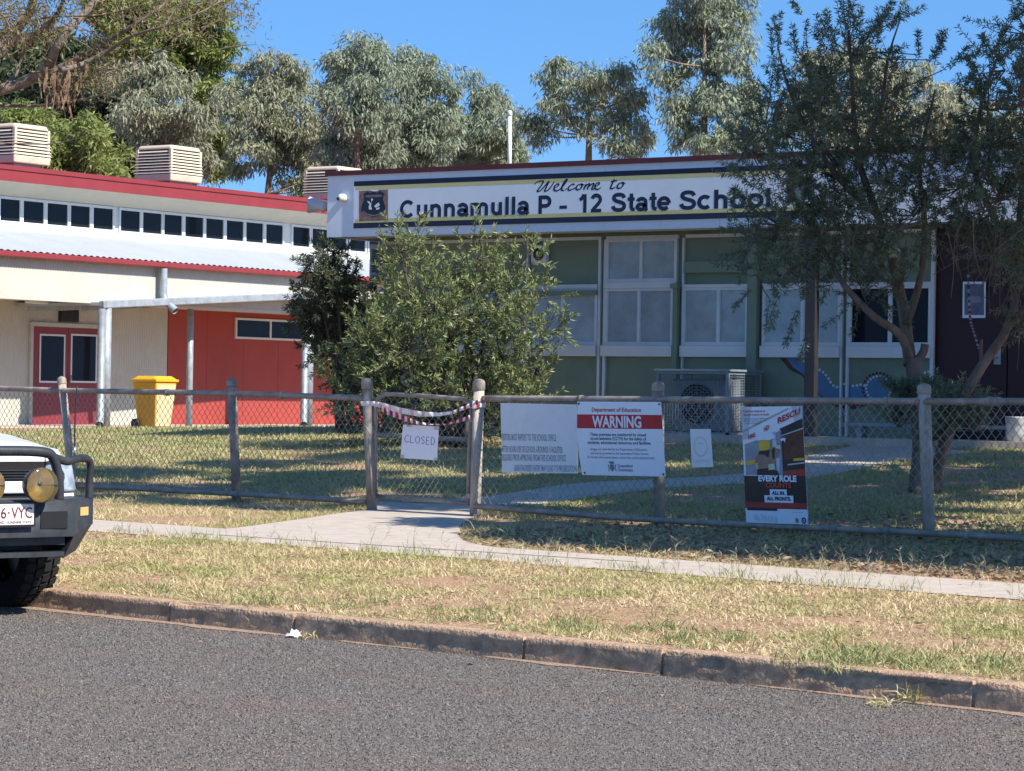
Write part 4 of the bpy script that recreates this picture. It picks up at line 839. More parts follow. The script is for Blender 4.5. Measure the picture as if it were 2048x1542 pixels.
# small faded notice
t, fn = panel('faded_notice', 'small sun bleached notice with faint ring, alone on the mesh', 'sign', [(1380, 858), (1421, 858), (1426, 934), (1384, 935)], M['board'], curl=.004)
M['faint'] = INK('faint_ink', (.52, .56, .57))
q = MB(); disc(q, lambda x, y: fn(x, y, 1), .48, .46, .34, .27, 28, hole=.84); q.build('faint_ring', M['faint'], t)
art(t, 'faint_lettering', M['faint'], fn=fn, texts=[('STOP', .3, .68, .40, .07, .01), ('NOTICE', .18, .85, .88, .07, .01)][1:], polys=[(.36, .36, .6, .40)])
# hand-lettered closed notice
t, fn = panel('closed_notice', 'white paper hand lettered CLOSED hanging in the middle of the gate', 'notice', [(806, 849), (878, 853), (874, 921), (801, 916)], M['paper'], n=NF + .01, curl=-.02, thick=.001, part='paper')
L = []; cx0 = .075
def glyph(pts, i, w=.115): return [(cx0 + i * .143 + x * w, .52 - y * .21 + i * .006) for x, y in pts]
L = [(glyph([(.9, .9), (.5, 1.02), (.1, .7), (.05, .3), (.4, .0), (.95, .15)], 0), .016), (glyph([(.1, 1), (.08, .5), (.05, .02), (.5, 0), (.85, .03)], 1), .016), (glyph([(.5, 1), (.05, .75), (.1, .2), (.5, 0), (.95, .3), (.9, .8), (.5, 1)], 2), .016), (glyph([(.9, .9), (.5, 1), (.15, .8), (.5, .55), (.85, .3), (.6, .02), (.1, .1)], 3), .016), (glyph([(.9, .98), (.15, 1), (.12, .5), (.1, .0), (.9, .03)], 4), .016), (glyph([(.12, .52), (.7, .53)], 4), .014), (glyph([(.12, 0), (.14, 1), (.6, .95), (.98, .5), (.6, .05), (.08, .0)], 5), .016)]
art(t, 'hand_lettering', M['penink'], fn=fn, strokes=L)
M['tapeclear'] = mat('sticky_tape', (.55, .47, .33), rough=.3, var=.1)
art(t, 'sticky_tape', M['tapeclear'], fn=fn, layer=2, polys=[(.10, .0, .26, .06), (.86, .02, 1.0, .10), (.0, .9, .09, 1.0), (.90, .93, 1.0, 1.0)], sub=2)
# fire and rescue poster
t, fn = panel('fire_rescue_poster', 'tall recruiting poster of a firefighter in yellow helmet beside a truck', 'poster', [(1482, 814), (1604, 812), (1617, 1049), (1493, 1045)], M['signwhite'], curl=.01)
C = lambda n, c, s=8, v=.25: M.setdefault(n, mat(n, c, rough=.4, var=v, scale=s))
pn = lambda x, y: ((x - 85) / 735., (y - 80) / 1395.)                 # poster drawing units
def pp(pts): return [pn(*p) for p in pts]
C('poster_bluewhite', (.46, .53, .60)); C('poster_dark', (.022, .018, .020), 5, .5); C('poster_brown', (.10, .035, .022), 10, .6); C('poster_red', (.33, .035, .03), 5, .2); C('poster_yellow', (.62, .42, .04), 6, .15); C('poster_tan', (.27, .185, .135), 9, .25); C('poster_grey', (.26, .29, .36), 5, .2); C('poster_teal', (.30, .40, .36)); C('poster_hivis', (.50, .55, .42), 12, .35); C('poster_orange', (.45, .075, .05), 5, .2)
art(t, 'sky_area', M['poster_bluewhite'], fn=fn, polys=[pp([(85, 80), (820, 80), (820, 260), (85, 480)])], layer=1)
art(t, 'truck_stripe', M['poster_teal'], fn=fn, polys=[pp([(88, 365), (640, 105), (690, 105), (90, 395)])], layer=2)
art(t, 'truck_side', M['poster_grey'], fn=fn, polys=[pp([(110, 530), (330, 460), (560, 360), (560, 900), (110, 900)])], layer=2)
art(t, 'truck_bay', M['poster_dark'], fn=fn, polys=[pp([(545, 345), (820, 225), (820, 920), (560, 920)]), (.0, pn(0, 910)[1], 1, pn(0, 1265)[1])], layer=2)
art(t, 'truck_yellow', M['poster_yellow'], fn=fn, polys=[pp([(112, 735), (240, 715), (240, 770), (112, 785)]), pp([(690, 700), (815, 690), (815, 720), (690, 730)])], layer=3)
art(t, 'hose_reel', M['poster_brown'], fn=fn, polys=[pp([(575, 430), (815, 350), (815, 690), (590, 720)])], layer=3)
art(t, 'truck_lines', M['poster_bluewhite'], fn=fn, polys=[pp([(560, 425), (820, 335), (820, 350), (560, 440)]), pp([(620, 765), (818, 740), (818, 755), (620, 782)]), pp([(455, 390), (500, 375), (500, 560), (455, 560)]), pp([(480, 700), (530, 690), (520, 880), (490, 830)])], layer=3)
art(t, 'red_strip', M['poster_red'], fn=fn, polys=[pp([(560, 850), (820, 820), (820, 905), (560, 905)]), (0, pn(0, 1225)[1], 1, pn(0, 1300)[1])], layer=4)
art(t, 'footer', M['signwhite'], fn=fn, polys=[(0, pn(0, 1300)[1], 1, 1)], layer=3)
art(t, 'footer_rule', M['navy'], fn=fn, polys=[(.03, pn(0, 1295)[1], .53, pn(0, 1325)[1])], layer=5)
# the firefighter printed on it, seen from behind
art(t, 'printed_coat', M['poster_tan'], fn=fn, polys=[pp([(235, 690), (285, 640), (420, 590), (475, 640), (480, 760), (470, 840), (250, 850), (240, 770)]), pp([(440, 640), (520, 520), (560, 545), (500, 680), (470, 720)])], layer=5)
art(t, 'printed_collar', M['poster_dark'], fn=fn, polys=[pp([(275, 655), (300, 600), (420, 598), (400, 690), (350, 655)]), pp([(255, 830), (400, 815), (500, 850), (520, 905), (255, 905)]), pp([(440, 600), (480, 560), (475, 690), (455, 720)])], layer=6)
art(t, 'printed_hivis', M['poster_hivis'], fn=fn, polys=[pp([(238, 760), (265, 750), (270, 830), (245, 830)]), pp([(395, 770), (470, 760), (475, 830), (395, 840)]), pp([(475, 555), (545, 535), (555, 590), (500, 580)])], layer=6)
art(t, 'printed_helmet', M['poster_yellow'], fn=fn, polys=[pp([(292, 500), (360, 480), (430, 490), (435, 580), (400, 600), (300, 610), (290, 560)])], layer=7)
art(t, 'printed_helmet_brim', M['signwhite'], fn=fn, polys=[pp([(275, 490), (290, 465), (390, 440), (440, 380), (480, 420), (500, 455), (430, 480), (350, 480)]), pp([(555, 470), (580, 455), (620, 460), (605, 510), (590, 480), (565, 500)])], layer=8)
def slant(q, st, x0, y0, x1, y1, cap, m, layer=6, bold=.03):
    mb = MB(); dx, dy = x1 - x0, y1 - y0
    put_text(mb, st, lambda a, b: fn(*pn(x0 + dx * a, y0 + dy * a - b), layer), 0, 1, 0, cap, bold=bold); return mb.build(q, m, t)
slant('rescue_lettering', 'RESCU', 530, 285, 800, 165, 68, M['signred']); slant('fire_lettering', 'FIRE', 165, 475, 250, 435, 48, M['signred']); slant('and_lettering', 'ND', 360, 380, 425, 345, 50, M['signred'])
tx = lambda st, x0, x1, y, cap, b: (st, pn(x0, 0)[0], pn(x1, 0)[0], pn(0, y)[1], cap / 1395, b)
art(t, 'question_lettering', M['redink'], fn=fn, layer=6, texts=[tx('Could you respond to', 118, 385, 142, 22, .025), tx('the call in times of need?', 118, 430, 185, 22, .025)])
art(t, 'small_lettering', M['greyink'], fn=fn, layer=6, texts=[tx('Local members different', 122, 410, 232, 17, .015), tx('No one-size-fits-all', 125, 330, 260, 17, .015), tx('in your community', 130, 310, 288, 17, .015), tx('apply today at your local station', 640, 775, 1338, 10, .01)])
art(t, 'slogan_white', M['signwhite'], fn=fn, layer=6, texts=[tx('EVERY ROLE', 265, 718, 972, 68, .05)], polys=[(pn(398, 0)[0], pn(0, 1068)[1], pn(598, 0)[0], pn(0, 1140)[1]), (pn(330, 0)[0], pn(0, 1140)[1], pn(670, 0)[0], pn(0, 1225)[1])])
art(t, 'slogan_red', M['poster_orange'], fn=fn, layer=6, texts=[tx('COUNTS', 350, 655, 1045, 55, .045)])
art(t, 'slogan_dark', M['ink'], fn=fn, layer=8, texts=[tx('ALL IN.', 425, 578, 1130, 40, .05), tx('ALL FRONTS.', 358, 645, 1198, 40, .05)])
art(t, 'footer_marks', M['greyink'], fn=fn, layer=6, polys=[pp([(680, 1420), (697, 1395), (718, 1420), (715, 1450), (699, 1462), (684, 1450)]), pp([(820, 1400), (860, 1400), (855, 1420), (850, 1465), (828, 1465), (826, 1420)])])
q = MB(); disc(q, lambda x, y: fn(*pn(x, y), 6), 776, 1430, 27, 38, 16, hole=.55); disc(q, lambda x, y: fn(*pn(x, y), 6), 776, 1430, 7, 10, 8); q.build('footer_badge', M['ink'], t)
hw = []; 
for i, wv in enumerate(([(0, 0), (.5, 1), (.6, 0)], [(0, 1), (.1, 0), (.6, .3), (.2, .5)], [(0, 1), (.6, 1), (.2, 0)], [(.5, 1), (0, .6), (.5, .4), (.1, 0)], [(0, 0), (.3, 1), (.6, 0)], [(.5, 1), (.0, .8), (.5, .4), (0, 0)], [(.3, 1), (0, .5), (.3, 0), (.6, .5), (.3, 1)])):
    hw.append(([pn(190 + i * 42 + x * 42, 1440 - y * 70 + i * 4) for x, y in wv], .008))
art(t, 'hand_lettering', M['faint'], fn=fn, layer=6, strokes=hw)
# hazard tape across the gate
M['tapewhite'] = mat('tape_white', (.74, .70, .68), rough=.4, var=.05); M['tapered'] = mat('tape_red', (.42, .02, .035), rough=.4, var=.1); M['tapepale'] = mat('tape_pale_pink', (.72, .50, .46), rough=.4, var=.1)
def tape(label, pts, widths, segs, n=NF - .07, rep=.075):
    """pts pixel centre line, widths in pixels; coloured blocks by length"""
    c = catmull([(p[0], p[1], w) for p, w in zip(pts, widths)], 8); rows = []
    for i, (x, y, w) in enumerate(c): tw = .012 * math.sin(i * .35); rows.append((PF(x, y - w / 2, n + tw), PF(x, y + w / 2, n - tw)))
    t = thing('hazard_tape', label, 'tape', rows[0][0], 'hazard tapes tied across the gate'); d = 0; runs = []
    for i in range(len(rows) - 1):
        k = segs(d, i / len(rows))
        if not runs or runs[-1][0] != k: runs.append((k, MB()))
        runs[-1][1].quad(rows[i][0], rows[i][1], rows[i + 1][1], rows[i + 1][0]); d += (rows[i][0] - rows[i + 1][0]).length
    for k, q in runs: q.build({'tapewhite': 'white_band', 'tapered': 'red_band', 'tapepale': 'faded_band'}[k], M[k], t)
def fine(pts, k): 
    out = []
    for a, b in zip(pts[:-1], pts[1:]):
        for j in range(k): out.append(tuple(u + (v - u) * j / k for u, v in zip(a, b)))
    return out + [pts[-1]]
alt = lambda d: 'tapered' if int(d / .055) % 2 else 'tapewhite'
tape('upper hazard tape sagging across the gate, mostly faded white', fine([(722, 807), (745, 807), (762, 810), (800, 821), (840, 828), (880, 829), (905, 825), (930, 815), (950, 806), (968, 801)], 4), fine([(9,), (9,), (11,), (12,), (11,), (7,), (6,), (8,), (9,), (9,)], 4) and [float(np.interp(i, [0, 4, 8, 12, 16, 20, 24, 28, 32, 36], [9, 9, 11, 12, 11, 7, 6, 8, 9, 9])) for i in range(37)], lambda d, f: ('tapepale' if int(d / .09) % 2 else 'tapewhite') if .2 < f < .5 else (alt(d) if f > .66 else 'tapewhite'))
tape('lower hazard tape sagging across the gate in red and white blocks', fine([(757, 812), (770, 822), (790, 829), (812, 838), (832, 845), (860, 849), (890, 849), (915, 843), (940, 834)], 4), [float(np.interp(i, [0, 4, 8, 12, 16, 20, 24, 28, 32], [8, 12, 12, 11, 7, 2.5, 2.5, 6, 9])) for i in range(33)], lambda d, f: alt(d + .03), n=NF - .062)
b = PF(957, 806, NF + .02); wd = {'tapewhite': MB(), 'tapered': MB()}; t = thing('tape_wrap', 'red and white tape wound round the wooden gate post', 'tape', b)
for k in range(28):
    a0, a1 = k * .46, (k + 1) * .46; z0, z1 = .02 - .05 * k / 28 + .012 * math.sin(k), .02 - .05 * (k + 1) / 28 + .012 * math.sin(k + 1); r = .066 + .0004 * k
    f = lambda a, z: b + SD * (r * math.cos(a)) + ND * (r * math.sin(a)) + UP * z
    wd['tapered' if k % 3 == 1 else 'tapewhite'].quad(f(a0, z0 - .025), f(a1, z1 - .025), f(a1, z1 + .025), f(a0, z0 + .025))
for k, q in wd.items(): q.build('white_band' if k == 'tapewhite' else 'red_band', M[k], t)
# striped tape hanging from the tree before the door
M['tapedark'] = mat('tape_dark', (.03, .035, .05), rough=.4); c = catmull([PD(*p, 31.5) for p in ((1936, 545), (1938, 600), (1941, 640), (1948, 665), (1958, 698))], 8); c = [Vector(p) for p in c]
t = thing('striped_tape', 'black and white striped tape hanging from the tree over the poster', 'tape', c[0]); 
for i in range(len(c) - 1): q = MB(); q.quad(c[i] - RT * .014, c[i] + RT * .014, c[i + 1] + RT * .014, c[i + 1] - RT * .014); q.build('white_band' if i % 2 else 'dark_band', M['acgrey'] if i % 2 else M['tapedark'], t)
#==YARD==
M['binyellow'] = mat('bin_yellow', (.66, .36, .015), rough=.5, var=.12, scale=3, stain=(.40, .26, .08), sscale=4, samt=.6); M['binsunlit'] = mat('bin_sunlit_face', (.62, .53, .32), rough=.5, var=.06, scale=3)
p = PD(308, 858, 53.5); p.z = gz(p.x, p.y); t = thing('wheelie_bin', 'yellow wheelie bin with pale sunlight painted on its front standing between walkway posts', 'bin', p)
def rect(z, ex, ey, oy=0): return [(p.x - ex, p.y - ey + oy, p.z + z), (p.x + ex, p.y - ey + oy, p.z + z), (p.x + ex, p.y + ey + oy, p.z + z), (p.x - ex, p.y + ey + oy, p.z + z)]
q = MB(); q.hexa(rect(.04, .23, .23), rect(.93, .31, .31)); q.build('body', M['binyellow'], t, bevel=.02)
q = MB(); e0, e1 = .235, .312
q.hexa([(p.x + e0 - .01, p.y - .21, p.z + .06), (p.x + e0 + .002, p.y - .21, p.z + .06), (p.x + e0 + .002, p.y + .21, p.z + .06), (p.x + e0 - .01, p.y + .21, p.z + .06)], [(p.x + e1 - .01, p.y - .28, p.z + .88), (p.x + e1 + .003, p.y - .28, p.z + .88), (p.x + e1 + .003, p.y + .28, p.z + .88), (p.x + e1 - .01, p.y + .28, p.z + .88)]); q.build('sunlit_face', M['binsunlit'], t)  # pale sheet paints strong sunlight onto this face of the yellow bin
q = MB(); q.hexa(rect(.935, .34, .34), rect(.985, .34, .34)); q.hexa(rect(.986, .30, .32), rect(1.05, .22, .25)); q.tube([(p.x - .36, p.y - .2, p.z + .99), (p.x - .36, p.y + .2, p.z + .99)], .022); q.build('lid', M['binyellow'], t, bevel=.02)
for sy in (-1, 1): q = MB(); q.tube([(p.x - .24, p.y + sy * .25, p.z + .1), (p.x - .24, p.y + sy * .31, p.z + .1)], .1, 16); q.build('wheel', M['black'], t)
# low pipe rail along the lawn edge by the bush
ra = PG(730, 893); rb = PG(938, 906); t = thing('low_rail', 'low rusty pipe rail on the lawn behind the gate', 'rail', ra); hh = .32
ra2 = PG(735, 915); rb2 = PG(938, 928)
q = MB(); q.tube([ra2 + UP * hh, rb2 + UP * hh, rb2 + UP * (hh - .04) + Vector((.03, 0, 0)), rb2 + Vector((.04, 0, -.1))], .035, 10); q.build('rail', M['pipe'], t)
q = MB(); q.tube([ra2 - UP * .1, ra2 + UP * hh], .035, 10); q.build('leg', M['pipe'], t)
# litter in the gutter, dead grass clumps on the kerb
p = PG(588, 1275, road=True); q = MB(); R = []
for i in range(7): R.append([p + Vector(((i - 3) * .017 + .008 * math.sin(j * 2), (j - 3) * .013, .006 + .045 * math.exp(-((i - 3) ** 2 + (j - 3) ** 2) / 5) * (1 + .4 * math.sin(i * 2.3 + j * 3.1)))) for j in range(7)])
q.grid(R); tagit(q.build('paper_scrap', M['paper']), 'crumpled white paper scrap lying in the gutter', 'litter')
def clump(px, py, k, hgt, label, road=True, lean=.7):
    p = PG(px, py, road=road); a = rng.uniform(0, 6.28, k); l = np.abs(rng.normal(lean, .35, k)); B = np.tile(np.array(p), (k, 1)) + rng.normal(0, .035, (k, 3)) * [1, 1, 0]
    V, F = leaves(B, np.stack([np.cos(a) * np.sin(l), np.sin(a) * np.sin(l), np.cos(l)], 1), hgt * rng.uniform(.5, 1.2, k), .007, .35); o = npmesh('dead_grass_clump', V - np.array(p), F, M['grass']); o.location = p; tagit(o, label, 'grass clump', 'dead grass clumps in the gutter')
clump(1825, 1405, 90, .17, 'straw coloured grass clump at the kerb foot, nearest the camera'); clump(1760, 1412, 70, .10, 'flat straw heap in the gutter just left of the near grass clump', lean=1.2); clump(505, 1264, 16, .16, 'few dry grass stalks in the gutter left of the paper scrap'); clump(616, 1279, 40, .09, 'dry tuft in the kerb joint right of the paper scrap')
#==CAR==
# ------------------------------------------------------------------ parked 4x4 (local frame: x forward, y to the car's left, z up)
M['carwhite'] = mat('car_paint_white', (.72, .73, .73), rough=.22, var=.02, spec=.6); M['bar'] = mat('powder_coated_bar', (.028, .032, .038), rough=.45, var=.3, scale=9, stain=(.07, .07, .07), sscale=8, samt=.5); M['tyre'] = mat('tyre_rubber', (.014, .014, .015), rough=.85, var=.35, scale=14, bump=.3)
M['lamp'] = mat('amber_lamp_cover', (.46, .36, .16), rough=.08, var=.35, scale=9, spec=.7); M['goldbowl'] = mat('gold_reflector', (.62, .47, .22), rough=.28, var=.3, scale=14, metal=.85); M['lampglass'] = mat('amber_glass', (.74, .60, .30), rough=.06, var=.1, scale=9, spec=.6); M['lampglass'].node_tree.nodes['Principled BSDF'].inputs['Transmission Weight'].default_value = .9; M['lens'] = mat('clear_lamp', (.27, .32, .38), rough=.08, var=.6, scale=12, spec=.8); M['amber'] = mat('amber_lens', (.60, .40, .16), rough=.3, var=.1); M['plate'] = mat('plate_white', (.68, .66, .64), rough=.4, var=.05); M['platetext'] = mat('plate_maroon', (.12, .015, .025), rough=.5, var=.05); M['grille'] = mat('grille_black', (.015, .015, .016), rough=.4, var=.2); M['chrome'] = mat('chrome_strip', (.6, .6, .62), rough=.2, var=.05, metal=.9)
co = PG(25, 1216, road=True); co = PD(3, 1216, 17.15); co.z = 0
car = thing('parked_ute', 'white four wheel drive with black bull bar and two amber spotlights parked at kerb', 'car', co, rot=SA - math.radians(8))
def cb(name, mb, m, parent=car, bevel=0, label=None): 
    o = mb.build(name, m, None, bevel, label); 
    # meshes are written in car space
    me = o.data; off = o.location.copy()
    raise_ = name not in ('wheel', 'tread', 'rim'); keep = name in ('spotlight', 'amber_cover', 'lamp_bulb', 'number_plate', 'plate_holder', 'plate_lettering')
    for v in me.vertices:
        v.co += off; v.co.z += .065 * raise_; v.co.y *= 1 if keep else .92
    o.location = (0, 0, 0); o.parent = parent; return o
W_ = .90
# body: lofted sections along x
def loft(secs, caps=True):
    q = MB(); q.grid([list(s) + [s[0]] for s in secs])
    if caps: q.poly(secs[0]); q.poly(secs[-1][::-1])
    return q
def hood_sec(x, hw, ztop, zedge, zbot): return [(x, -hw, zbot), (x, -hw, max(zedge - .10, zbot + .004)), (x, -hw * .96, zedge), (x, -hw * .75, ztop - .015), (x, -hw * .3, ztop), (x, hw * .3, ztop), (x, hw * .75, ztop - .015), (x, hw * .96, zedge), (x, hw, max(zedge - .10, zbot + .004)), (x, hw, zbot)]
bon = loft([hood_sec(-.40, .58, .985, .97, .945), hood_sec(-.44, .72, 1.02, .995, .955), hood_sec(-.58, .81, 1.06, 1.02, .97), hood_sec(-.80, .86, 1.095, 1.03, .97), hood_sec(-.82, .86, 1.095, 1.02, .58), hood_sec(-1.0, .86, 1.12, 1.03, .58), hood_sec(-1.75, .89, 1.17, 1.07, .58)])
cb('bonnet', bon, M['carwhite'])
for sy in (-1, 1):
    q = MB(); q.hexa([(-.64, sy * .60, .58), (-.64, sy * .87, .58), (-.83, sy * .89, .86), (-.83, sy * .6, .86)], [(-.64, sy * .60, .965), (-.64, sy * .865, .96), (-.83, sy * .885, .985), (-.83, sy * .6, .985)]); cb('wing', q, M['carwhite'], bevel=.02)
def cab_sec(x, hw, z0, z1, hwt): return [(x, -hw, z0), (x, -hw, 1.08), (x, -hwt, z1 - .06), (x, -hwt * .85, z1), (x, hwt * .85, z1), (x, hwt, z1 - .06), (x, hw, 1.08), (x, hw, z0)]
cab = loft([cab_sec(-1.74, .89, .42, 1.12, .86), cab_sec(-2.35, .90, .42, 1.74, .70), cab_sec(-2.7, .90, .42, 1.80, .70), cab_sec(-3.5, .90, .42, 1.78, .70), cab_sec(-3.75, .90, .42, 1.65, .72)]); body = cb('cab', cab, M['carwhite'])
q = MB(); q.poly([(-1.80, -.74, 1.17), (-1.80, .74, 1.17), (-2.33, .62, 1.715), (-2.33, -.62, 1.715)]); q.v = [(x + .025, y, z + .02) for x, y, z in q.v]; cb('windscreen', q, M['darkglass'])
for sy in (-1, 1):
    for a, c in ((-2.0, -2.75), (-2.82, -3.55)):
        q = MB(); hy = lambda z: .905 - (z - 1.08) / .66 * .20
        q.poly([(a - (.25 if a == -2.0 else 0), sy * (hy(1.68) + .004), 1.66), (c, sy * (hy(1.68) + .004), 1.66), (c, sy * (hy(1.15) + .004), 1.13), (a, sy * (hy(1.15) + .004), 1.13)]); cb('side_window', q, M['darkglass'])
    q = MB(); q.box((-2.1, sy * .95, 1.10), (-2.02, sy * 1.12, 1.28)); cb('side_mirror', q, M['grille'], bevel=.03)
q = MB(); q.box((-3.78, -.9, .55), (-5.2, .9, .62)); 
for a in ((-3.78, -.9, .62, -5.2, -.86, 1.08), (-3.78, .86, .62, -5.2, .9, 1.08), (-5.16, -.86, .62, -5.2, .86, 1.08)): q.box(a[:3], a[3:])
cb('tray', q, M['carwhite'], bevel=.01)
q = MB(); q.box((-.6, -.5, .32), (-5.1, .5, .54)); cb('chassis', q, M['grille'])
for sy in (-1, 1):
    q = MB(); q.grid([[(-1.08 + .50 * math.cos(a), sy * (.78 + d), .43 + .50 * math.sin(a)) for a in np.linspace(0.05, math.pi - .05, 14)] for d in (0, .13)]); cb('wheel_arch', q, M['grille'])
    q = MB(); q.hexa([(-.41, sy * .58, .60), (-.47, sy * .87, .60), (-.62, sy * .885, .60), (-.62, sy * .58, .60)], [(-.44, sy * .60, .73), (-.50, sy * .87, .74), (-.62, sy * .885, .74), (-.62, sy * .58, .74)]); cb('wing_corner', q, M['carwhite'], bevel=.015)
    q = MB(); q.hexa([(-.405, sy * .575, .74), (-.475, sy * .875, .745), (-.70, sy * .895, .76), (-.62, sy * .5, .74)], [(-.44, sy * .60, .94), (-.53, sy * .86, .965), (-.78, sy * .89, .985), (-.62, sy * .5, .93)]); hl = cb('headlight', q, M['lens'], bevel=.015)
    q = MB(); q.lathe([(0, 0), (.055, .0), (.06, .01), (.0, .03)], (-.415, sy * .68, .84), (1, sy * .25, 0), 16); cb('lamp_bowl', q, M['chrome'], hl)
# grille between the lights
q = MB(); q.box((-.45, -.57, .56), (-.40, .57, .945)); cb('grille', q, M['grille'])
q = MB(); q.box((-.405, -.56, .735), (-.375, .56, .815)); cb('grille_bar', q, M['carwhite'], bevel=.012)
q = MB()
for k in range(4): q.box((-.40, -.55, .83 + k * .018), (-.388, .55, .836 + k * .018))
cb('grille_strip', q, M['bar'])
# bull bar
bbm = thing
q = MB(); secs = []
def bsec(y, x, z0, z1, d): return [(x, y, z0), (x + .0, y, z1), (x - .05, y, z1 + .012), (x - d, y, z1 + .012), (x - d, y, z0)]
ysx = [(-.82, -.17), (-.56, .0), (-.3, .02), (.3, .02), (.56, .0), (.82, -.17)]
q.grid([list(s) + [s[0]] for s in [bsec(y, x, .47 if abs(y) < .7 else .54, .70, .30) for y, x in ysx]]); q.poly(bsec(.82, -.17, .54, .70, .30)); q.poly(bsec(-.82, -.17, .54, .70, .30)[::-1])
bar = cb('bull_bar', q, M['bar'])
q = MB()
for sy in (-1, 1): q.hexa([(-.03, sy * .50, .33), (-.10, sy * .64, .37), (-.35, sy * .64, .37), (-.35, sy * .50, .33)], [(-.003, sy * .56, .468), (-.175, sy * .815, .538), (-.45, sy * .815, .538), (-.35, sy * .56, .468)])
q.box((-.02, -.5, .34), (-.30, .5, .372)); q.box((-.05, -.52, .415), (-.10, .52, .465)); cb('lower_apron', q, M['bar'], bar)
q = MB()
for sy in (-1, 1): q.hexa([(.001, sy * .27, .52), (.008, sy * .50, .52), (.0, sy * .50, .52), (-.04, sy * .27, .52)], [(.0225, sy * .27, .645), (.012, sy * .50, .645), (-.02, sy * .50, .645), (-.04, sy * .27, .645)])
for sy in (-1, 1): q.v = q.v
for sy in (-1, 1): hb = MB(); hb.hexa([(.0, sy * .28, .525), (.0, sy * .50, .525), (.012, sy * .50, .525), (.0225, sy * .28, .525)], [(.0, sy * .28, .635), (.0, sy * .50, .635), (.012, sy * .50, .635), (.0225, sy * .28, .635)]); hb.v = [(x + .003, y, z) for x, y, z in hb.v]; cb('bar_opening', hb, M['grille'], bar)
q = MB(); tp = [(-.05, -.47, .70), (-.04, -.455, .85), (-.03, -.41, .965), (-.02, -.33, 1.015), (-.02, 0, 1.025), (-.02, .33, 1.015), (-.03, .41, .965), (-.04, .455, .85), (-.05, .47, .70)]
q.tube(catmull(tp, 5), .034, 12)
for sy in (-1, 1): q.tube(catmull([(-.03, sy * .40, .99), (-.06, sy * .53, .955), (-.11, sy * .66, .972), (-.16, sy * .755, .968), (-.185, sy * .80, .925), (-.195, sy * .80, .80), (-.195, sy * .80, .70)], 5), .027, 12)
cb('bar_tube', q, M['bar'], bar)
for sy in (-1, 1):
    q = MB(); y0, y1 = .64, .75; x0, x1 = -.17 * (y0 - .56) / .26, -.17 * (y1 - .56) / .26
    q.hexa([(x0 - .02, sy * y0, .60), (x0 + .006, sy * y0, .60), (x1 + .006, sy * y1, .60), (x1 - .02, sy * y1, .60)], [(x0 - .02, sy * y0, .655), (x0 + .006, sy * y0, .655), (x1 + .006, sy * y1, .655), (x1 - .02, sy * y1, .655)]); cb('indicator', q, M['amber'], bar)
    q = MB(); o = Vector((.10, .205 if sy > 0 else -.175, .81)); q.lathe([(0, -.12), (.05, -.115), (.095, -.06), (.112, .0), (.114, .02), (.108, .03)], o, (1, 0, 0), 28); q.tube([o - Vector((.04, 0, .09)), o - Vector((.06, 0, .13))], .015); sp_ = cb('spotlight', q, M['bar'])
    q = MB(); q.lathe([(.106, .030), (.085, .0), (.05, -.03), (.02, -.045), (0, -.046)], o, (1, 0, 0), 28); cb('reflector', q, M['goldbowl'], sp_)
    q = MB(); q.lathe([(.108, .032), (.113, .036), (.112, .041), (.10, .048), (.06, .058), (0, .062)], o, (1, 0, 0), 28); cb('amber_cover', q, M['lampglass'], sp_)
    q = MB(); q.lathe([(.0, .0615), (.016, .060), (.018, .056)], o + Vector((0, -.03, .01)), (1, 0, 0), 12); q.box(o + Vector((.055, -.02, -.004)), o + Vector((.0585, .10, .004))); cb('lamp_bulb', q, M['bar'], sp_)
q = MB(); q.box((.06, -.186, .555), (.066, .186, .689)); pl = cb('number_plate', q, M['plate'], bevel=.003)
q = MB(); q.box((.055, -.20, .54), (.0595, .20, .70)); q.box((.02, -.05, .66), (.055, .05, .70)); cb('plate_holder', q, M['grille'])
q = MB(); fpl = lambda y, z: Vector((.0672, y, z)); put_text(q, '6', fpl, -.052, -.012, .598, .070, bold=.012); put_text(q, 'VYC', fpl, .022, .172, .598, .070, bold=.012); put_text(q, 'QUEENSLAND - SUNSHINE STATE', fpl, -.165, .165, .564, .017, bold=.02)
disc(q, fpl, .005, .633, .007, n=8); cb('plate_lettering', q, M['platetext'], pl)
q = MB(); q.tube([(-.12, .63, .99), (-.12, .63, 1.05)], .013); an = cb('aerial_base', q, M['chrome'], bar)
q = MB(); q.tube(catmull([(-.12, .63, 1.05), (-.12, .63, 1.2), (-.125, .645, 1.45)], 5), .0065, 6); cb('aerial', q, M['black'], bar)
# wheels
def wheel(x, y):
    q = MB(); R = .41; Wd = .13; s = 1 if y > 0 else -1
    q.lathe([(.24, -Wd * .8), (.36, -Wd), (.395, -Wd * .93), (.41, -Wd * .75), (.41, Wd * .75), (.395, Wd * .93), (.36, Wd), (.24, Wd * .8)], (x, y, R), (0, 1, 0), 48); tyre = cb('wheel', q, M['tyre'])
    q = MB()
    for k in range(34):
        for j, (w0, w1, off) in enumerate(((-.134, -.075, 0), (-.06, -.005, .5), (.005, .06, 0), (.075, .134, .5))):
            a0 = 2 * math.pi * (k + off) / 34; a1 = a0 + 2 * math.pi / 34 * .66; P8 = []
            for r_ in (.398, .426):
                for a, w in ((a0, w0), (a1, w0), (a1 + .03, w1), (a0 + .03, w1)): rr = r_ - (.018 if abs(w) > .12 else 0); P8.append((x + rr * math.cos(a), y + w, R + rr * math.sin(a)))
            q.hexa(P8[:4], P8[4:])
    cb('tread', q, M['tyre'], tyre)
    q = MB(); q.lathe([(.245, s * .11), (.235, s * .06), (.12, s * .05), (.06, s * .09), (0, s * .095)], (x, y, R), (0, 1, 0), 24); cb('rim', q, M['galv'], tyre)
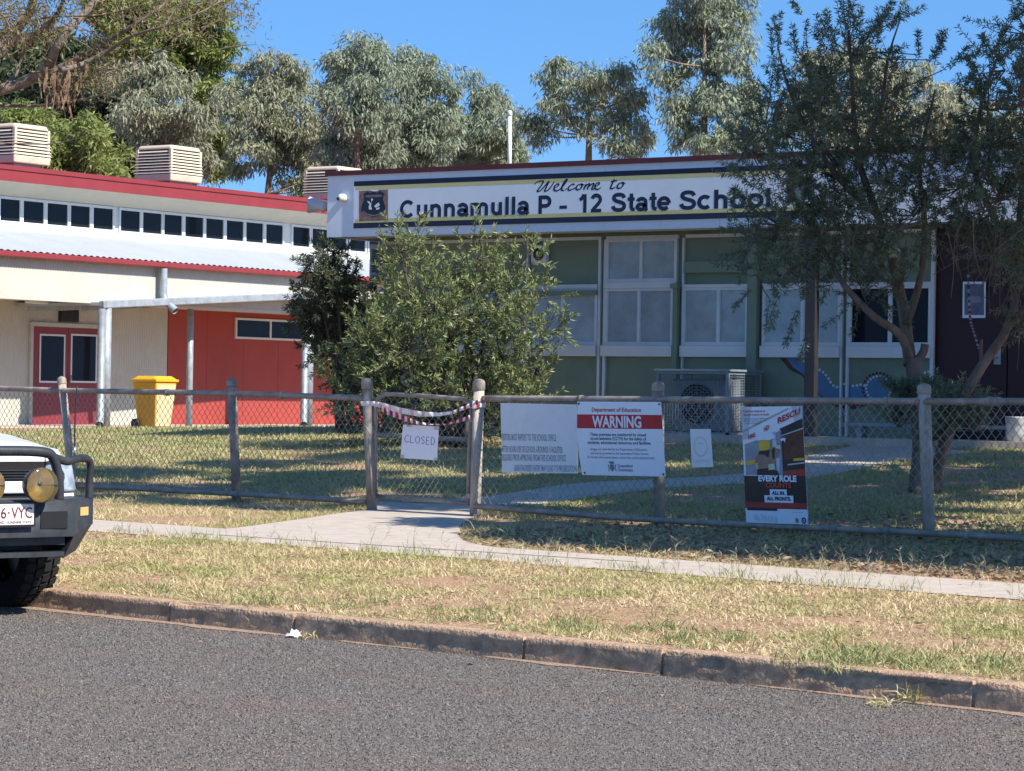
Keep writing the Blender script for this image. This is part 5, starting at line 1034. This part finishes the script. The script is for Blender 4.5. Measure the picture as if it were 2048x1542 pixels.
for x in (-1.08, -3.95):
    for y in (-.74, .74): wheel(x, y)
q = MB(); q.tube([(-1.08, -.7, .40), (-1.08, .7, .40)], .05); q.box((-.3, -.4, .36), (-.7, .4, .42)); q.tube([(-.5, -.55, .30), (-.5, .3, .34)], .025); cb('front_axle', q, M['bar'])
#==TREES==
M['bark'] = mat('grey_bark', (.16, .125, .10), rough=.9, var=.5, scale=7, bump=.8, bscale=18, stain=(.30, .25, .20), sscale=3, samt=.7, stretch=(1, 1, .35))
M['darkbark'] = mat('dark_bark', (.060, .048, .040), rough=.9, var=.5, scale=9, bump=1, bscale=22, stain=(.22, .19, .16), sscale=4, samt=.8, stretch=(1, 1, .3))
M['gumbark'] = mat('gum_bark', (.20, .145, .11), rough=.8, var=.5, scale=5, stain=(.38, .30, .24), sscale=2, samt=.7, stretch=(1, 1, .4))
M['gumleaf'] = leafmat('gum_leaves', [(.155, .205, .135), (.23, .28, .19), (.325, .37, .27), (.185, .23, .15), (.345, .36, .255)], trans=.25, rough=.6)
M['gumwarm'] = leafmat('gum_leaves_warm', [(.175, .215, .13), (.25, .28, .175), (.335, .355, .24), (.36, .33, .22), (.20, .23, .14)], trans=.25, rough=.6)
M['brightleaf'] = leafmat('bright_leaves', [(.15, .20, .05), (.22, .28, .075), (.30, .33, .11), (.18, .23, .06)], trans=.35, rough=.5)
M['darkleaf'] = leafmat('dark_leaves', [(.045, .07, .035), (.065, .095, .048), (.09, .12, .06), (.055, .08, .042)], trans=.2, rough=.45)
M['bushleaf'] = leafmat('bush_leaves', [(.10, .145, .065), (.15, .20, .08), (.25, .29, .11), (.12, .165, .07), (.35, .35, .13)], trans=.16, rough=.42)
M['brushleaf'] = leafmat('bottlebrush_leaves', [(.075, .12, .072), (.12, .175, .105), (.17, .235, .14), (.10, .145, .085), (.20, .255, .13)], trans=.22, rough=.42)
M['yellowleaf'] = leafmat('yellow_green_leaves', [(.20, .20, .06), (.28, .24, .08), (.15, .17, .06), (.30, .22, .09)], trans=.3)
def bez(a, b, sag=.0, k=6, wob=.0):
    a = Vector(a); b = Vector(b); m = a.lerp(b, .5) + UP * sag + Vector(rng.normal(0, wob, 3)) if wob else a.lerp(b, .5) + UP * sag
    return [a * (1 - t) ** 2 + m * 2 * t * (1 - t) + b * t * t for t in np.linspace(0, 1, k)]
def clumps(c, r, dens, hole=.0):
    """clump centres spread through a blob, crowding its skin"""
    k = max(6, int(dens * (r / .9) ** 2)); v = unit(rng.normal(size=(k, 3))); rad = r * rng.random(k) ** .38
    return np.array(c) + v * rad[:, None] * [1, 1, .92]
def gum(name, label, base, blobs, leaf, bark=None, dens=34, per=46, L=.17, Wd=.040, cr=.38, droop=.8, group=None, trunk_r=.22, cat='tree', limb=True, twigs=True):
    """tree from blobs [(centre, radius)]: tapered trunk, limbs to every blob, twigs to clumps, drooping leaves"""
    base = Vector(base); t = thing(name, label, cat, base, group); cs = [Vector(c) for c, r in blobs]
    mean = sum(cs, Vector()) / len(cs); top = max(c.z for c in cs); low = min(c.z - r for (c, r) in blobs)
    fork = Vector((base.x * .6 + mean.x * .4, base.y * .6 + mean.y * .4, max(base.z + 1.0, base.z + (low - base.z) * .75)))
    crown_top = Vector((mean.x, mean.y, mean.z + (top - mean.z) * .5)); q = MB()
    stem = bez(base - UP * .2, fork, 0, 6, .12) + bez(fork, crown_top, .2, 6, .25)[1:]
    q.tube(stem, [trunk_r * (1 - .8 * i / (len(stem) - 1)) for i in range(len(stem))], 9)
    V = []; D = []
    for c, r in blobs:
        c = Vector(c); s = min(stem[3:], key=lambda p: (p - c).length + max(0, p.z - c.z) * 2)
        rr = max(.03, trunk_r * .35 * min(1.2, r)); lb = bez(s, c, -.25 * (c - s).length * .3, 7, .15 * r); q.tube(lb, [rr * (1 - .7 * i / 6) for i in range(7)], 6)
        cc = clumps(c, r, dens)
        if twigs:
            for p in cc[::2]:
                a = lb[rng.integers(3, 7)]; q.tube(bez(a, p, .1 * r, 4, .08 * r), [rr * .22, rr * .18, rr * .12, .006], 4, caps=False)
        for p in cc:
            k = int(per * 2.0 * rng.uniform(.5, 1.5)); o = unit(rng.normal(size=(k, 3))) * (cr * rng.uniform(.5, 1.2) * rng.random((k, 1)) ** .5) * [1, 1, .75]
            V.append(p + o); D.append(rng.normal(0, .45, (k, 3)) + unit(o) * .35 + [0, 0, -droop])
    V = np.concatenate(V); D = np.concatenate(D); k = len(V)
    q.build('trunk', bark or M['gumbark'], t)
    VV, F = leaves(V, D, L * rng.uniform(.6, 1.3, k), Wd * rng.uniform(.7, 1.3, k), .1); npmesh('crown', VV, F, leaf, t); return t
def blobs_px(lst, d, dj=1.0):
    out = []
    for x, y, r in lst: dd = d + rng.uniform(-dj, dj); out.append((PD(x, y, dd), r * dd / FPX))
    return out
def base_px(px, d): p = PD(px, 700, d); return Vector((p.x, p.y, gz(p.x, p.y)))
FARG = [(x, 325 + 12 * math.sin(x * .05), 44) for x in range(640, 1040, 34)] + [(x, 290 + 10 * math.sin(x * .07), 40) for x in range(660, 1020, 44)]
GB = 'gum trees standing behind the school buildings'
gum('gum_tree', 'tall broad grey green gum behind the middle of the maroon roof', base_px(500, 78), blobs_px([(545, 150, 55), (500, 165, 45), (590, 165, 42), (530, 215, 62), (585, 235, 55), (480, 225, 50), (610, 290, 52), (560, 300, 58), (500, 290, 48), (455, 190, 30), (630, 345, 36), (590, 352, 36), (470, 330, 28), (610, 380, 28), (640, 250, 30)], 78), M['gumwarm'], group=GB, dens=34, per=52)
gum('gum_tree', 'tallest pale gum directly above the left end of the fascia', base_px(715, 74), blobs_px([(728, 110, 46), (690, 150, 48), (745, 160, 52), (680, 210, 50), (735, 225, 58), (690, 275, 50), (760, 290, 52), (700, 325, 46), (660, 330, 34), (655, 180, 26), (750, 95, 26), (665, 120, 22), (740, 345, 40)], 74), M['gumleaf'], group=GB, dens=36, per=54)
gum('gum_tree', 'round topped gum just right of the tallest pale gum', base_px(850, 76), blobs_px([(825, 125, 42), (862, 150, 46), (800, 165, 36), (880, 200, 42), (830, 215, 56), (800, 265, 46), (870, 275, 52), (820, 310, 46), (780, 215, 34), (900, 255, 28), (860, 330, 40)], 77), M['gumleaf'], group=GB, dens=36, per=54)
gum('gum_tree', 'lower gum left of the slim white vent pipe', base_px(970, 80), blobs_px([(955, 185, 38), (985, 215, 40), (935, 235, 40), (1010, 225, 30), (960, 270, 48), (1005, 280, 36), (920, 290, 38), (980, 315, 36), (1025, 260, 20), (940, 330, 36), (1030, 310, 22)], 80), M['gumleaf'], group=GB, dens=34, per=52)
gum('gum_tree', 'long low gum crown along the office roof, behind the pale gums', base_px(840, 92), blobs_px(FARG, 92), M['gumleaf'], group=GB, dens=34, per=46)
gum('gum_tree', 'open two stemmed gum with sky through it right of the vent pipe', base_px(1165, 72), blobs_px([(1118, 130, 30), (1105, 165, 34), (1140, 190, 42), (1190, 160, 42), (1235, 150, 32), (1265, 190, 36), (1215, 205, 46), (1160, 235, 40), (1100, 235, 34), (1255, 245, 38), (1210, 270, 36), (1085, 270, 26), (1290, 280, 22), (1060, 245, 20), (1265, 295, 22), (1110, 205, 30)], 72), M['gumleaf'], group=GB, dens=32, per=48)
gum('gum_tree', 'big gum with pale branches rising behind the bottlebrush', base_px(1400, 70), blobs_px([(1370, 25, 44), (1425, 20, 44), (1325, 55, 34), (1390, 80, 48), (1465, 50, 46), (1310, 110, 28), (1360, 130, 42), (1430, 140, 46), (1480, 110, 44), (1335, 165, 34), (1390, 200, 42), (1345, 225, 36), (1440, 215, 50), (1370, 270, 38), (1430, 280, 46), (1490, 200, 50), (1500, 270, 46), (1400, -40, 50), (1470, -20, 46)], 70), M['gumleaf'], group=GB, dens=34, per=50)
gum('gum_tree', 'warm yellowish gum seen through the bottlebrush top', base_px(1760, 68), blobs_px([(1640, 160, 60), (1690, 130, 60), (1750, 170, 60), (1810, 165, 58), (1870, 200, 52), (1920, 210, 46), (1960, 240, 50), (1680, 220, 70), (1770, 240, 70), (1860, 260, 64), (1600, 230, 60), (1940, 300, 60), (1720, 290, 60), (2020, 280, 60)], 68), M['gumwarm'], group=GB, dens=30, per=46)
gum('gum_tree', 'greyish gum with drooping leaves behind the left cooler', base_px(290, 72), blobs_px([(300, 150, 50), (345, 165, 44), (255, 160, 45), (330, 215, 55), (380, 215, 38), (280, 215, 48), (350, 265, 50), (300, 275, 46), (395, 270, 34), (250, 230, 40), (405, 330, 26)], 72), M['gumwarm'], group=GB, dens=32, per=50)
gum('leafy_tree', 'tall bright yellow green tree behind the bark hung branches', base_px(380, 84), blobs_px([(400, 50, 55), (350, 30, 55), (430, 110, 46), (380, 120, 60), (440, 180, 36), (330, 90, 60), (410, 200, 44), (280, 40, 60), (420, 260, 36), (230, 20, 60), (250, 90, 60), (430, 20, 36), (445, 290, 26), (430, 330, 30)], 84), M['brightleaf'], bark=M['darkbark'], dens=40, per=52, L=.22, Wd=.06, droop=.2, group='bright green trees behind the long block')
gum('leafy_tree', 'low bright green tree filling the gap between two roof coolers', base_px(160, 66), blobs_px([(130, 275, 48), (180, 300, 48), (90, 290, 46), (140, 330, 46), (210, 340, 38), (70, 240, 44), (30, 250, 50), (180, 255, 34), (230, 370, 28), (100, 350, 40), (225, 310, 28)], 66), M['brightleaf'], bark=M['darkbark'], dens=40, per=52, L=.20, Wd=.05, droop=.15, group='bright green trees behind the long block')
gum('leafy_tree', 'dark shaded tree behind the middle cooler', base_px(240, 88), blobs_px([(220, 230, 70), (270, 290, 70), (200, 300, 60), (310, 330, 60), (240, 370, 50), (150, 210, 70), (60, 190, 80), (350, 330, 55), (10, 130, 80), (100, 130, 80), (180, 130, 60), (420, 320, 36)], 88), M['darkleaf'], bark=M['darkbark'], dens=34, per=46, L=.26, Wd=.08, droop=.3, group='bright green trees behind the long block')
# overhanging limb at the upper left: a big gum whose trunk stands out of frame
dO = 44; o0 = base_px(-420, dO); t = thing('overhanging_gum', 'big rough gum reaching dark bark hung branches over the coolers', 'tree', o0)
q = MB(); LP = lambda pts, dd=0: [PD(x, y, dO + dd + .4 * math.sin(i)) for i, (x, y) in enumerate(pts)]
q.tube([o0 - UP * .3] + [PD(-400, 500, dO), PD(-330, 320, dO), PD(-200, 230, dO), PD(-80, 200, dO)], [.34, .30, .26, .22, .19], 12)
for pts, r0, r1, dd in (([(-80, 200), (0, 180), (50, 163), (95, 135), (110, 100), (140, 55), (175, 20), (205, -20), (240, -80)], .105, .05, 0), ([(40, 165), (80, 150), (130, 130), (190, 98), (250, 60), (310, 22), (350, -10)], .065, .02, .4), ([(120, 140), (160, 130), (210, 105), (265, 72), (330, 52), (400, 25), (445, 0)], .05, .010, -.4), ([(195, 140), (260, 132), (310, 105), (360, 88), (425, 74)], .022, .005, .8), ([(-100, 220), (0, 212), (70, 212), (130, 204), (205, 190), (250, 160), (300, 128)], .035, .006, .6), ([(-60, 282), (60, 288), (110, 287), (160, 276), (200, 270)], .014, .004, -.8), ([(-60, 130), (0, 105), (35, 60), (60, 20), (75, -40)], .10, .06, .5), ([(-40, 60), (20, 85), (70, 70), (120, 20), (130, -30)], .07, .03, -.3), ([(0, 175), (30, 150), (45, 110), (55, 85)], .04, .012, .2), ([(110, 100), (90, 60), (95, 10)], .04, .02, 0), ([(250, 60), (245, 20), (262, -10)], .02, .008, 0), ([(330, 52), (350, 20), (380, 0)], .016, .005, 0), ([(190, 98), (225, 100), (270, 95), (330, 75), (390, 60)], .02, .005, .3), ([(-20, 110), (30, 60), (90, 35), (200, 30), (290, 8)], .03, .008, -.6), ([(205, 190), (270, 200), (330, 180)], .01, .003, 0)):
    k = catmull([tuple(p) for p in LP(pts, dd)], 4); q.tube(k, list(np.linspace(r0, r1, len(k))), 8)
tips = []
for _ in range(90):
    a = PD(rng.uniform(-60, 440), rng.uniform(-30, 70) + rng.uniform(0, 90) * (rng.random() < .25), dO + rng.uniform(-1.2, 1.2)); b = a + Vector(rng.normal(0, .35, 3)) + RT * .25; q.tube(bez(a, b, .08, 4, .06), [.012, .009, .006, .003], 4, caps=False); tips.append(b)
q.build('trunk', M['bark'], t)
M['peel'] = mat('peeling_bark', (.22, .14, .09), rough=.9, var=.5, scale=8)
for _ in range(44):
    a = PD(rng.normal(128, 20), rng.uniform(118, 160), dO + rng.normal(0, .25)); k = rng.uniform(.2, .75); c = [a, a + Vector((rng.normal(0, .04), rng.normal(0, .04), -k * .5)), a + Vector((rng.normal(0, .09), rng.normal(0, .09), -k))]; w = rng.uniform(.008, .025); s = RT * w
    q = MB(); q.grid([[c[0] - s, c[0] + s], [c[1] - s, c[1] + s], [c[2] - s * .4, c[2] + s * .4]]); q.build('peeling_bark', M['peel'], t)
for x in (270, 268, 235): a = PD(x, rng.uniform(0, 100), dO); q = MB(); q.quad(a - RT * .012, a + RT * .012, a - UP * .5 + RT * .015, a - UP * .5); q.build('peeling_bark', M['peel'], t)
Vv = []; Dd = []
for p in tips + [PD(x + rng.normal(0, 22), y + rng.normal(0, 14), dO + rng.normal(0, .6)) for x, y in ((410, 12), (200, 150), (190, 165), (20, 20), (60, 15), (110, 5), (100, 45), (160, 5), (300, 5), (230, 20), (30, 60), (15, 45), (70, 35), (340, 5), (0, 70), (10, 10)) for _ in range(5)]:
    k = 34; Vv.append(np.array(p) + rng.normal(0, .16, (k, 3))); Dd.append(rng.normal(0, .6, (k, 3)) + [0, 0, -.3])
Vv = np.concatenate(Vv); Dd = np.concatenate(Dd); VV, F = leaves(Vv, Dd, .12 * rng.uniform(.6, 1.3, len(Vv)), .02, .1)
M['overleaf'] = leafmat('overhanging_leaves', [(.15, .14, .06), (.24, .18, .07), (.10, .11, .05), (.30, .20, .09), (.13, .14, .06)], trans=.3); npmesh('crown', VV, F, M['overleaf'], t)

# ------------------------------------------------------------------ leafy twigs for the near shrubs and the bottlebrush
def twig_crown(blobs, per_blob, tl, L, Wd, up, nl, fwd=.7, bunch=1.0, extra=()):
    """returns twig segments and leaf arrays; leaves sit along every twig"""
    seg = []; V = []; D = []
    for c, r in blobs:
        k = max(4, int(per_blob * (r / .5) ** 2)); v = unit(rng.normal(size=(k, 3))); P = np.array(c) + v * (r * rng.random(k) ** .45)[:, None]
        d = unit(v * .7 + rng.normal(0, .45, (k, 3)) + [0, 0, up])
        seg += list(zip(P, P + d * (tl * rng.uniform(.6, 1.3, k))[:, None]))
    seg += list(extra)
    for a, b in seg:
        ax = unit(b - a); k = int(nl * rng.uniform(.7, 1.2)); tt = rng.random(k) ** bunch; R = unit(np.cross(ax, rng.normal(size=(k, 3))))
        V.append(a + (b - a) * tt[:, None]); D.append(R + ax * fwd + rng.normal(0, .15, (k, 3)))
    V = np.concatenate(V); D = np.concatenate(D); return seg, leaves(V, D, L * rng.uniform(.65, 1.2, len(V)), Wd * rng.uniform(.8, 1.2, len(V)), .06)
def shrub(name, label, base, blobs, leaf, bark, per_blob, tl, L, Wd, up, nl, group=None, stems=None, r0=.05, cat='bush', fwd=.7, bunch=.7, extra=(), fan=True):
    base = Vector(base); t = thing(name, label, cat, base, group); seg, (VV, F) = twig_crown(blobs, per_blob, tl, L, Wd, up, nl, fwd, bunch, extra); q = MB()
    if fan:
        for c, r in blobs[::4]: q.tube(bez(base + Vector(rng.normal(0, .08, 3)) * Vector((1, 1, 0)), c, .1, 7, .12), list(np.linspace(r0, .012, 7)), 6)
    for pts, ra, rb in (stems or ()): k = catmull([tuple(p) for p in pts], 5); q.tube(k, list(np.linspace(ra, rb, len(k))), 9)
    cs = np.array([tuple(c) for c, r in blobs])
    for a, b in seg:
        q.tube([a, b], [.005, .003], 3, caps=False)
        j = np.argmin(((cs - a) ** 2).sum(1))
        if rng.random() < .35 and ((cs[j] - a) ** 2).sum() < .8: q.tube(bez(cs[j], a, .0, 3, .03), [.010, .007, .005], 4, caps=False)
    q.build('trunk', bark, t); npmesh('crown', VV, F, leaf, t); return t
bb = PD(926, 880, 39.6); bb.z = gz(bb.x, bb.y)
shrub('bush', 'big yellow tipped bush with narrow leaves in front of the green windows', bb, blobs_px([(800, 505, 34), (812, 525, 38), (850, 570, 36), (960, 480, 22), (955, 520, 34), (995, 548, 34), (1052, 515, 24), (1030, 570, 28), (945, 580, 44), (870, 610, 48), (800, 590, 56), (770, 640, 50), (985, 620, 66), (1050, 650, 40), (900, 680, 80), (810, 700, 72), (1000, 710, 64), (730, 730, 44), (1080, 690, 34), (760, 800, 56), (850, 780, 70), (940, 790, 72), (1020, 790, 60), (700, 780, 36), (735, 690, 40), (1110, 660, 20), (1070, 740, 30), (860, 840, 50), (950, 840, 50), (840, 480, 20), (1085, 590, 26), (740, 850, 50), (800, 850, 50), (900, 860, 50), (1000, 850, 44), (1050, 820, 40), (780, 740, 60), (920, 640, 50)], 39.8, .8), M['bushleaf'], M['darkbark'], 76, .36, .10, .0155, .6, 40, fwd=1.1)
b2 = PD(690, 866, 44.6); b2.z = gz(b2.x, b2.y)
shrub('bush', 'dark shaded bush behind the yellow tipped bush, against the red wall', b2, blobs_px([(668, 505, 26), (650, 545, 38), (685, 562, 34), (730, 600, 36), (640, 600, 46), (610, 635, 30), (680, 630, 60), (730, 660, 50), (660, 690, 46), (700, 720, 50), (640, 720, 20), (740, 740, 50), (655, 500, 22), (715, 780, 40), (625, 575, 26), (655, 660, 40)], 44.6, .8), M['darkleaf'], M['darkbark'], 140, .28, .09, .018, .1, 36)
b3 = PG(708, 858); shrub('bush', 'small yellow green shrub low beside the gate post', b3, [(b3 + UP * .18 + RT * x, .17) for x in (-.12, .05, .16)] + [(b3 + UP * .34, .15)], M['yellowleaf'], M['darkbark'], 120, .15, .07, .02, .6, 16, r0=.015)
# bottlebrush tree
dB = 29.3; bp0 = PG(1845, 985); blb = [(1700, 110, 70), (1660, 150, 60), (1620, 190, 70), (1560, 200, 50), (1570, 270, 80), (1680, 240, 90), (1770, 190, 60), (1770, 260, 80), (1540, 330, 60), (1610, 370, 90), (1690, 360, 100), (1780, 360, 90), (1560, 450, 60), (1500, 480, 46), (1620, 470, 80), (1700, 480, 90), (1790, 460, 80), (1580, 540, 50), (1640, 560, 50), (1520, 560, 34), (1720, 570, 60), (1800, 570, 50), (1830, 430, 60), (1500, 300, 36), (1490, 250, 30), (1530, 250, 40), (1850, 320, 60), (1560, 610, 26), (1470, 530, 24)]
exx = []
def spike(px, py, qx, qy, n=1):
    for _ in range(n): a = PD(px + rng.normal(0, 6), py, dB + rng.normal(0, .3)); b = PD(qx, qy, dB + rng.normal(0, .3)); exx.append((np.array(a), np.array(b)))
for s in ((1690, 60, 1680, -10), (1700, 60, 1702, 5), (1715, 70, 1722, 10), (1730, 90, 1780, 20), (1760, 60, 1820, 15), (1775, 55, 1850, 12), (1780, 60, 1812, -5), (1765, 40, 1785, 5), (1665, 110, 1640, 30), (1600, 30, 1583, 5), (1555, 90, 1545, 30), (1550, 110, 1562, 25), (1545, 140, 1540, 50), (1610, 120, 1612, 40), (1590, 100, 1585, 50), (1650, 80, 1655, 20), (1870, 120, 1895, 60), (1860, 130, 1880, 70), (1840, 110, 1835, 60), (1920, 120, 1955, 108), (1890, 140, 1935, 95), (1880, 110, 1885, 62), (1480, 400, 1465, 380), (1490, 450, 1440, 460), (1480, 350, 1460, 330), (1500, 500, 1450, 510), (1530, 380, 1480, 355), (1500, 400, 1470, 375), (1620, 660, 1600, 720), (1545, 600, 1530, 660), (1590, 620, 1570, 690), (1500, 580, 1465, 620), (1750, 70, 1772, 15), (1710, 40, 1694, -15)): spike(*s, n=2)
stems = [([PD(1832, 990, dB), PD(1842, 900, dB), PD(1834, 800, dB), PD(1825, 715, dB)], .10, .085), ([PD(1825, 730, dB), PD(1800, 670, dB - .1), PD(1750, 635, dB - .2), (PD(1705, 590, dB - .2)), PD(1675, 550, dB - .2), PD(1630, 470, dB), PD(1580, 380, dB)], .055, .018), ([PD(1820, 730, dB), PD(1810, 640, dB + .2), PD(1790, 540, dB + .2), PD(1755, 430, dB), PD(1715, 310, dB), PD(1705, 180, dB), PD(1698, 60, dB)], .075, .012), ([PD(1812, 650, dB), PD(1840, 560, dB), PD(1850, 450, dB), PD(1840, 330, dB), PD(1870, 180, dB)], .05, .010), ([PD(1755, 430, dB), PD(1680, 360, dB), PD(1620, 270, dB), PD(1575, 170, dB), PD(1555, 90, dB)], .04, .008), ([PD(1715, 310, dB), PD(1760, 220, dB), PD(1775, 120, dB), PD(1800, 40, dB)], .03, .006), ([PD(1832, 725, dB), PD(1846, 705, dB), PD(1850, 688, dB)], .05, .045),
         ([PD(1852, 985, dB), PD(1848, 880, dB), PD(1838, 790, dB)], .09, .06), ([PD(1832, 990, dB - .05), PD(1836, 985, dB - .05), PD(1836, 940, dB)], .13, .09)]
for _ in range(10): x = rng.uniform(1790, 1870); y = rng.uniform(760, 850); exx += [(np.array(PD(x, y + 30, dB)), np.array(PD(x + rng.normal(0, 40), y - 15, dB + rng.normal(0, .2)))) for _ in range(9)]
shrub('bottlebrush_tree', 'dark spiky bottlebrush tree hiding the right end of the welcome board', bp0, blobs_px(blb, dB, .9), M['brushleaf'], M['bark'], 64, .36, .068, .013, .6, 52, stems=stems, cat='tree', fan=False, fwd=.55, bunch=.8, extra=exx)
exx = []
for s in ((2010, 60, 2042, 5), (2000, 90, 2046, 70), (1985, 120, 1962, 70), (1990, 110, 2010, 55), (1960, 150, 1935, 118), (1970, 170, 1940, 150), (2030, 40, 2060, 10), (1930, 250, 1900, 230)): spike(*s, n=3)
dB2 = 28.6
blb = [(2010, 140, 60), (2040, 200, 80), (1975, 220, 60), (1990, 290, 80), (2050, 330, 90), (1940, 300, 60), (1930, 370, 70), (2000, 400, 80), (2070, 440, 90), (1890, 360, 50), (1960, 460, 60), (1890, 430, 46), (2040, 520, 60), (2060, 70, 60), (2110, 180, 90), (2130, 350, 110), (2130, 520, 110), (1990, 500, 40), (2180, 250, 110), (2080, 620, 60)]
stems = [([PD(1868, 985, dB2 + .4), PD(1885, 900, dB2 + .2), PD(1925, 800, dB2), PD(1965, 730, dB2), PD(2015, 655, dB2), PD(2036, 560, dB2), PD(2040, 420, dB2), PD(2060, 260, dB2), PD(2055, 100, dB2)], .075, .02), ([PD(2036, 560, dB2), PD(1990, 440, dB2), PD(1950, 340, dB2), PD(1960, 220, dB2), PD(2000, 100, dB2)], .05, .01), ([PD(2020, 650, dB2), PD(2100, 560, dB2), PD(2130, 420, dB2), PD(2150, 280, dB2)], .045, .015), ([PD(1965, 730, dB2), PD(1962, 700, dB2), PD(1964, 678, dB2)], .03, .012)]
for x, y in ((1930, 430), (1945, 440), (1960, 450), (1980, 470), (1995, 480), (2010, 490), (2030, 500), (1915, 450), (1950, 470), (1970, 440), (2000, 450), (1985, 430), (2020, 540), (2035, 560), (2040, 600), (1740, 440), (1860, 420)):
    for _ in range(3): a = PD(x + rng.normal(0, 14), y, dB2 + rng.normal(0, .3)); l = rng.uniform(.25, .85); stems.append(([a, a + Vector((rng.normal(0, .08), rng.normal(0, .05), -l * .5)), a + Vector((rng.normal(0, .14), rng.normal(0, .1), -l))], .007, .003))
for x, y, w in ((1880, 820, 40), (1930, 830, 40), (1900, 790, 30), (1960, 810, 30), (1860, 860, 24)): exx += [(np.array(PD(x, y + 25, dB2)), np.array(PD(x + rng.normal(0, w), y + rng.normal(-15, 22), dB2 + rng.normal(0, .25)))) for _ in range(26)]
bq = PG(1868, 985); shrub('bottlebrush_tree', 'leaning bottlebrush with drooping bare twigs before the dark maroon door', bq, blobs_px(blb, dB2, .9), M['brushleaf'], M['bark'], 64, .34, .068, .013, .35, 52, stems=stems, cat='tree', fan=False, fwd=.55, bunch=.8, extra=exx)
# street and yard trees to the right, out of frame, whose shade falls on fence and lawn
def shade_tree(label, base, blobs, dens=26, per=34):
    gum('gum_tree', label, (base[0], base[1], gz(*base)), [(Vector(b[:3]), b[3]) for b in blobs], M['gumleaf'], dens=dens, per=per, L=.28, Wd=.08, group='shade gums along the fence to the right', twigs=False)
shade_tree('street gum nearest the footpath to the right', (-3.5, 20.4), [(-8.5, 21.0, 6.1, .8), (-6.6, 19.4, 6.0, .7), (-6.0, 19.2, 6.0, .8), (-4.4, 19.2, 5.8, .8), (-2.8, 19.1, 5.6, .8), (-1.5, 19.0, 5.6, .8), (-6.9, 20.0, 5.9, .9), (-6.2, 20.8, 6.2, 1.2), (-5, 19.8, 6.0, 1.2), (-4, 21.0, 6.4, 1.3), (-2.6, 20.2, 6.2, 1.3), (-1.2, 20.6, 6.0, 1.2)], 44, 44)
shade_tree('tall yard gum whose long limb reaches over the lawn', (-6.5, 26), [(-15.5, 25.6, 11.3, 1.0), (-13.4, 25.4, 10.6, 1.1), (-11.2, 25.8, 9.8, 1.1), (-9.2, 25.3, 9.2, 1.2), (-7.2, 26.2, 8.6, 1.3), (-5.5, 25.5, 8.0, 1.4), (-8, 24.6, 8.4, 1.0), (-6, 24.2, 7.6, 1.2), (-10.5, 24.7, 9.6, .8)], 30, 40)
shade_tree('slim gum just inside the fence to the right', (-5.2, 23), [(-13, 22.1, 8.3, .75), (-11.3, 22.0, 8.2, .7), (-9.9, 21.9, 8.1, .55), (-12.2, 23.4, 10, .8), (-10.2, 24.4, 10, .9), (-10.4, 23.5, 9.4, .9), (-8.4, 23.3, 8.6, 1.0), (-6.8, 22.8, 7.8, 1.1), (-5, 23.4, 7.4, 1.3)])
shade_tree('spreading gum over the path near the office entry', (-7.5, 30.5), [(-12.2, 29.6, 10.5, 1.1), (-10.6, 28.6, 9.3, 1.2), (-9.2, 30.6, 9.5, 1.4), (-7.5, 28.4, 8.4, 1.4), (-6.5, 31.5, 9, 1.4), (-13, 27.6, 10.4, .8), (-9, 26.8, 8.2, 1.2), (-6, 27.2, 7.6, 1.3), (-11.5, 30.6, 10, 1.1), (-4.5, 29.2, 8, 1.5), (-10.5, 32.6, 9.6, 1.2), (-8, 33.2, 9.2, 1.3)], 30, 40)
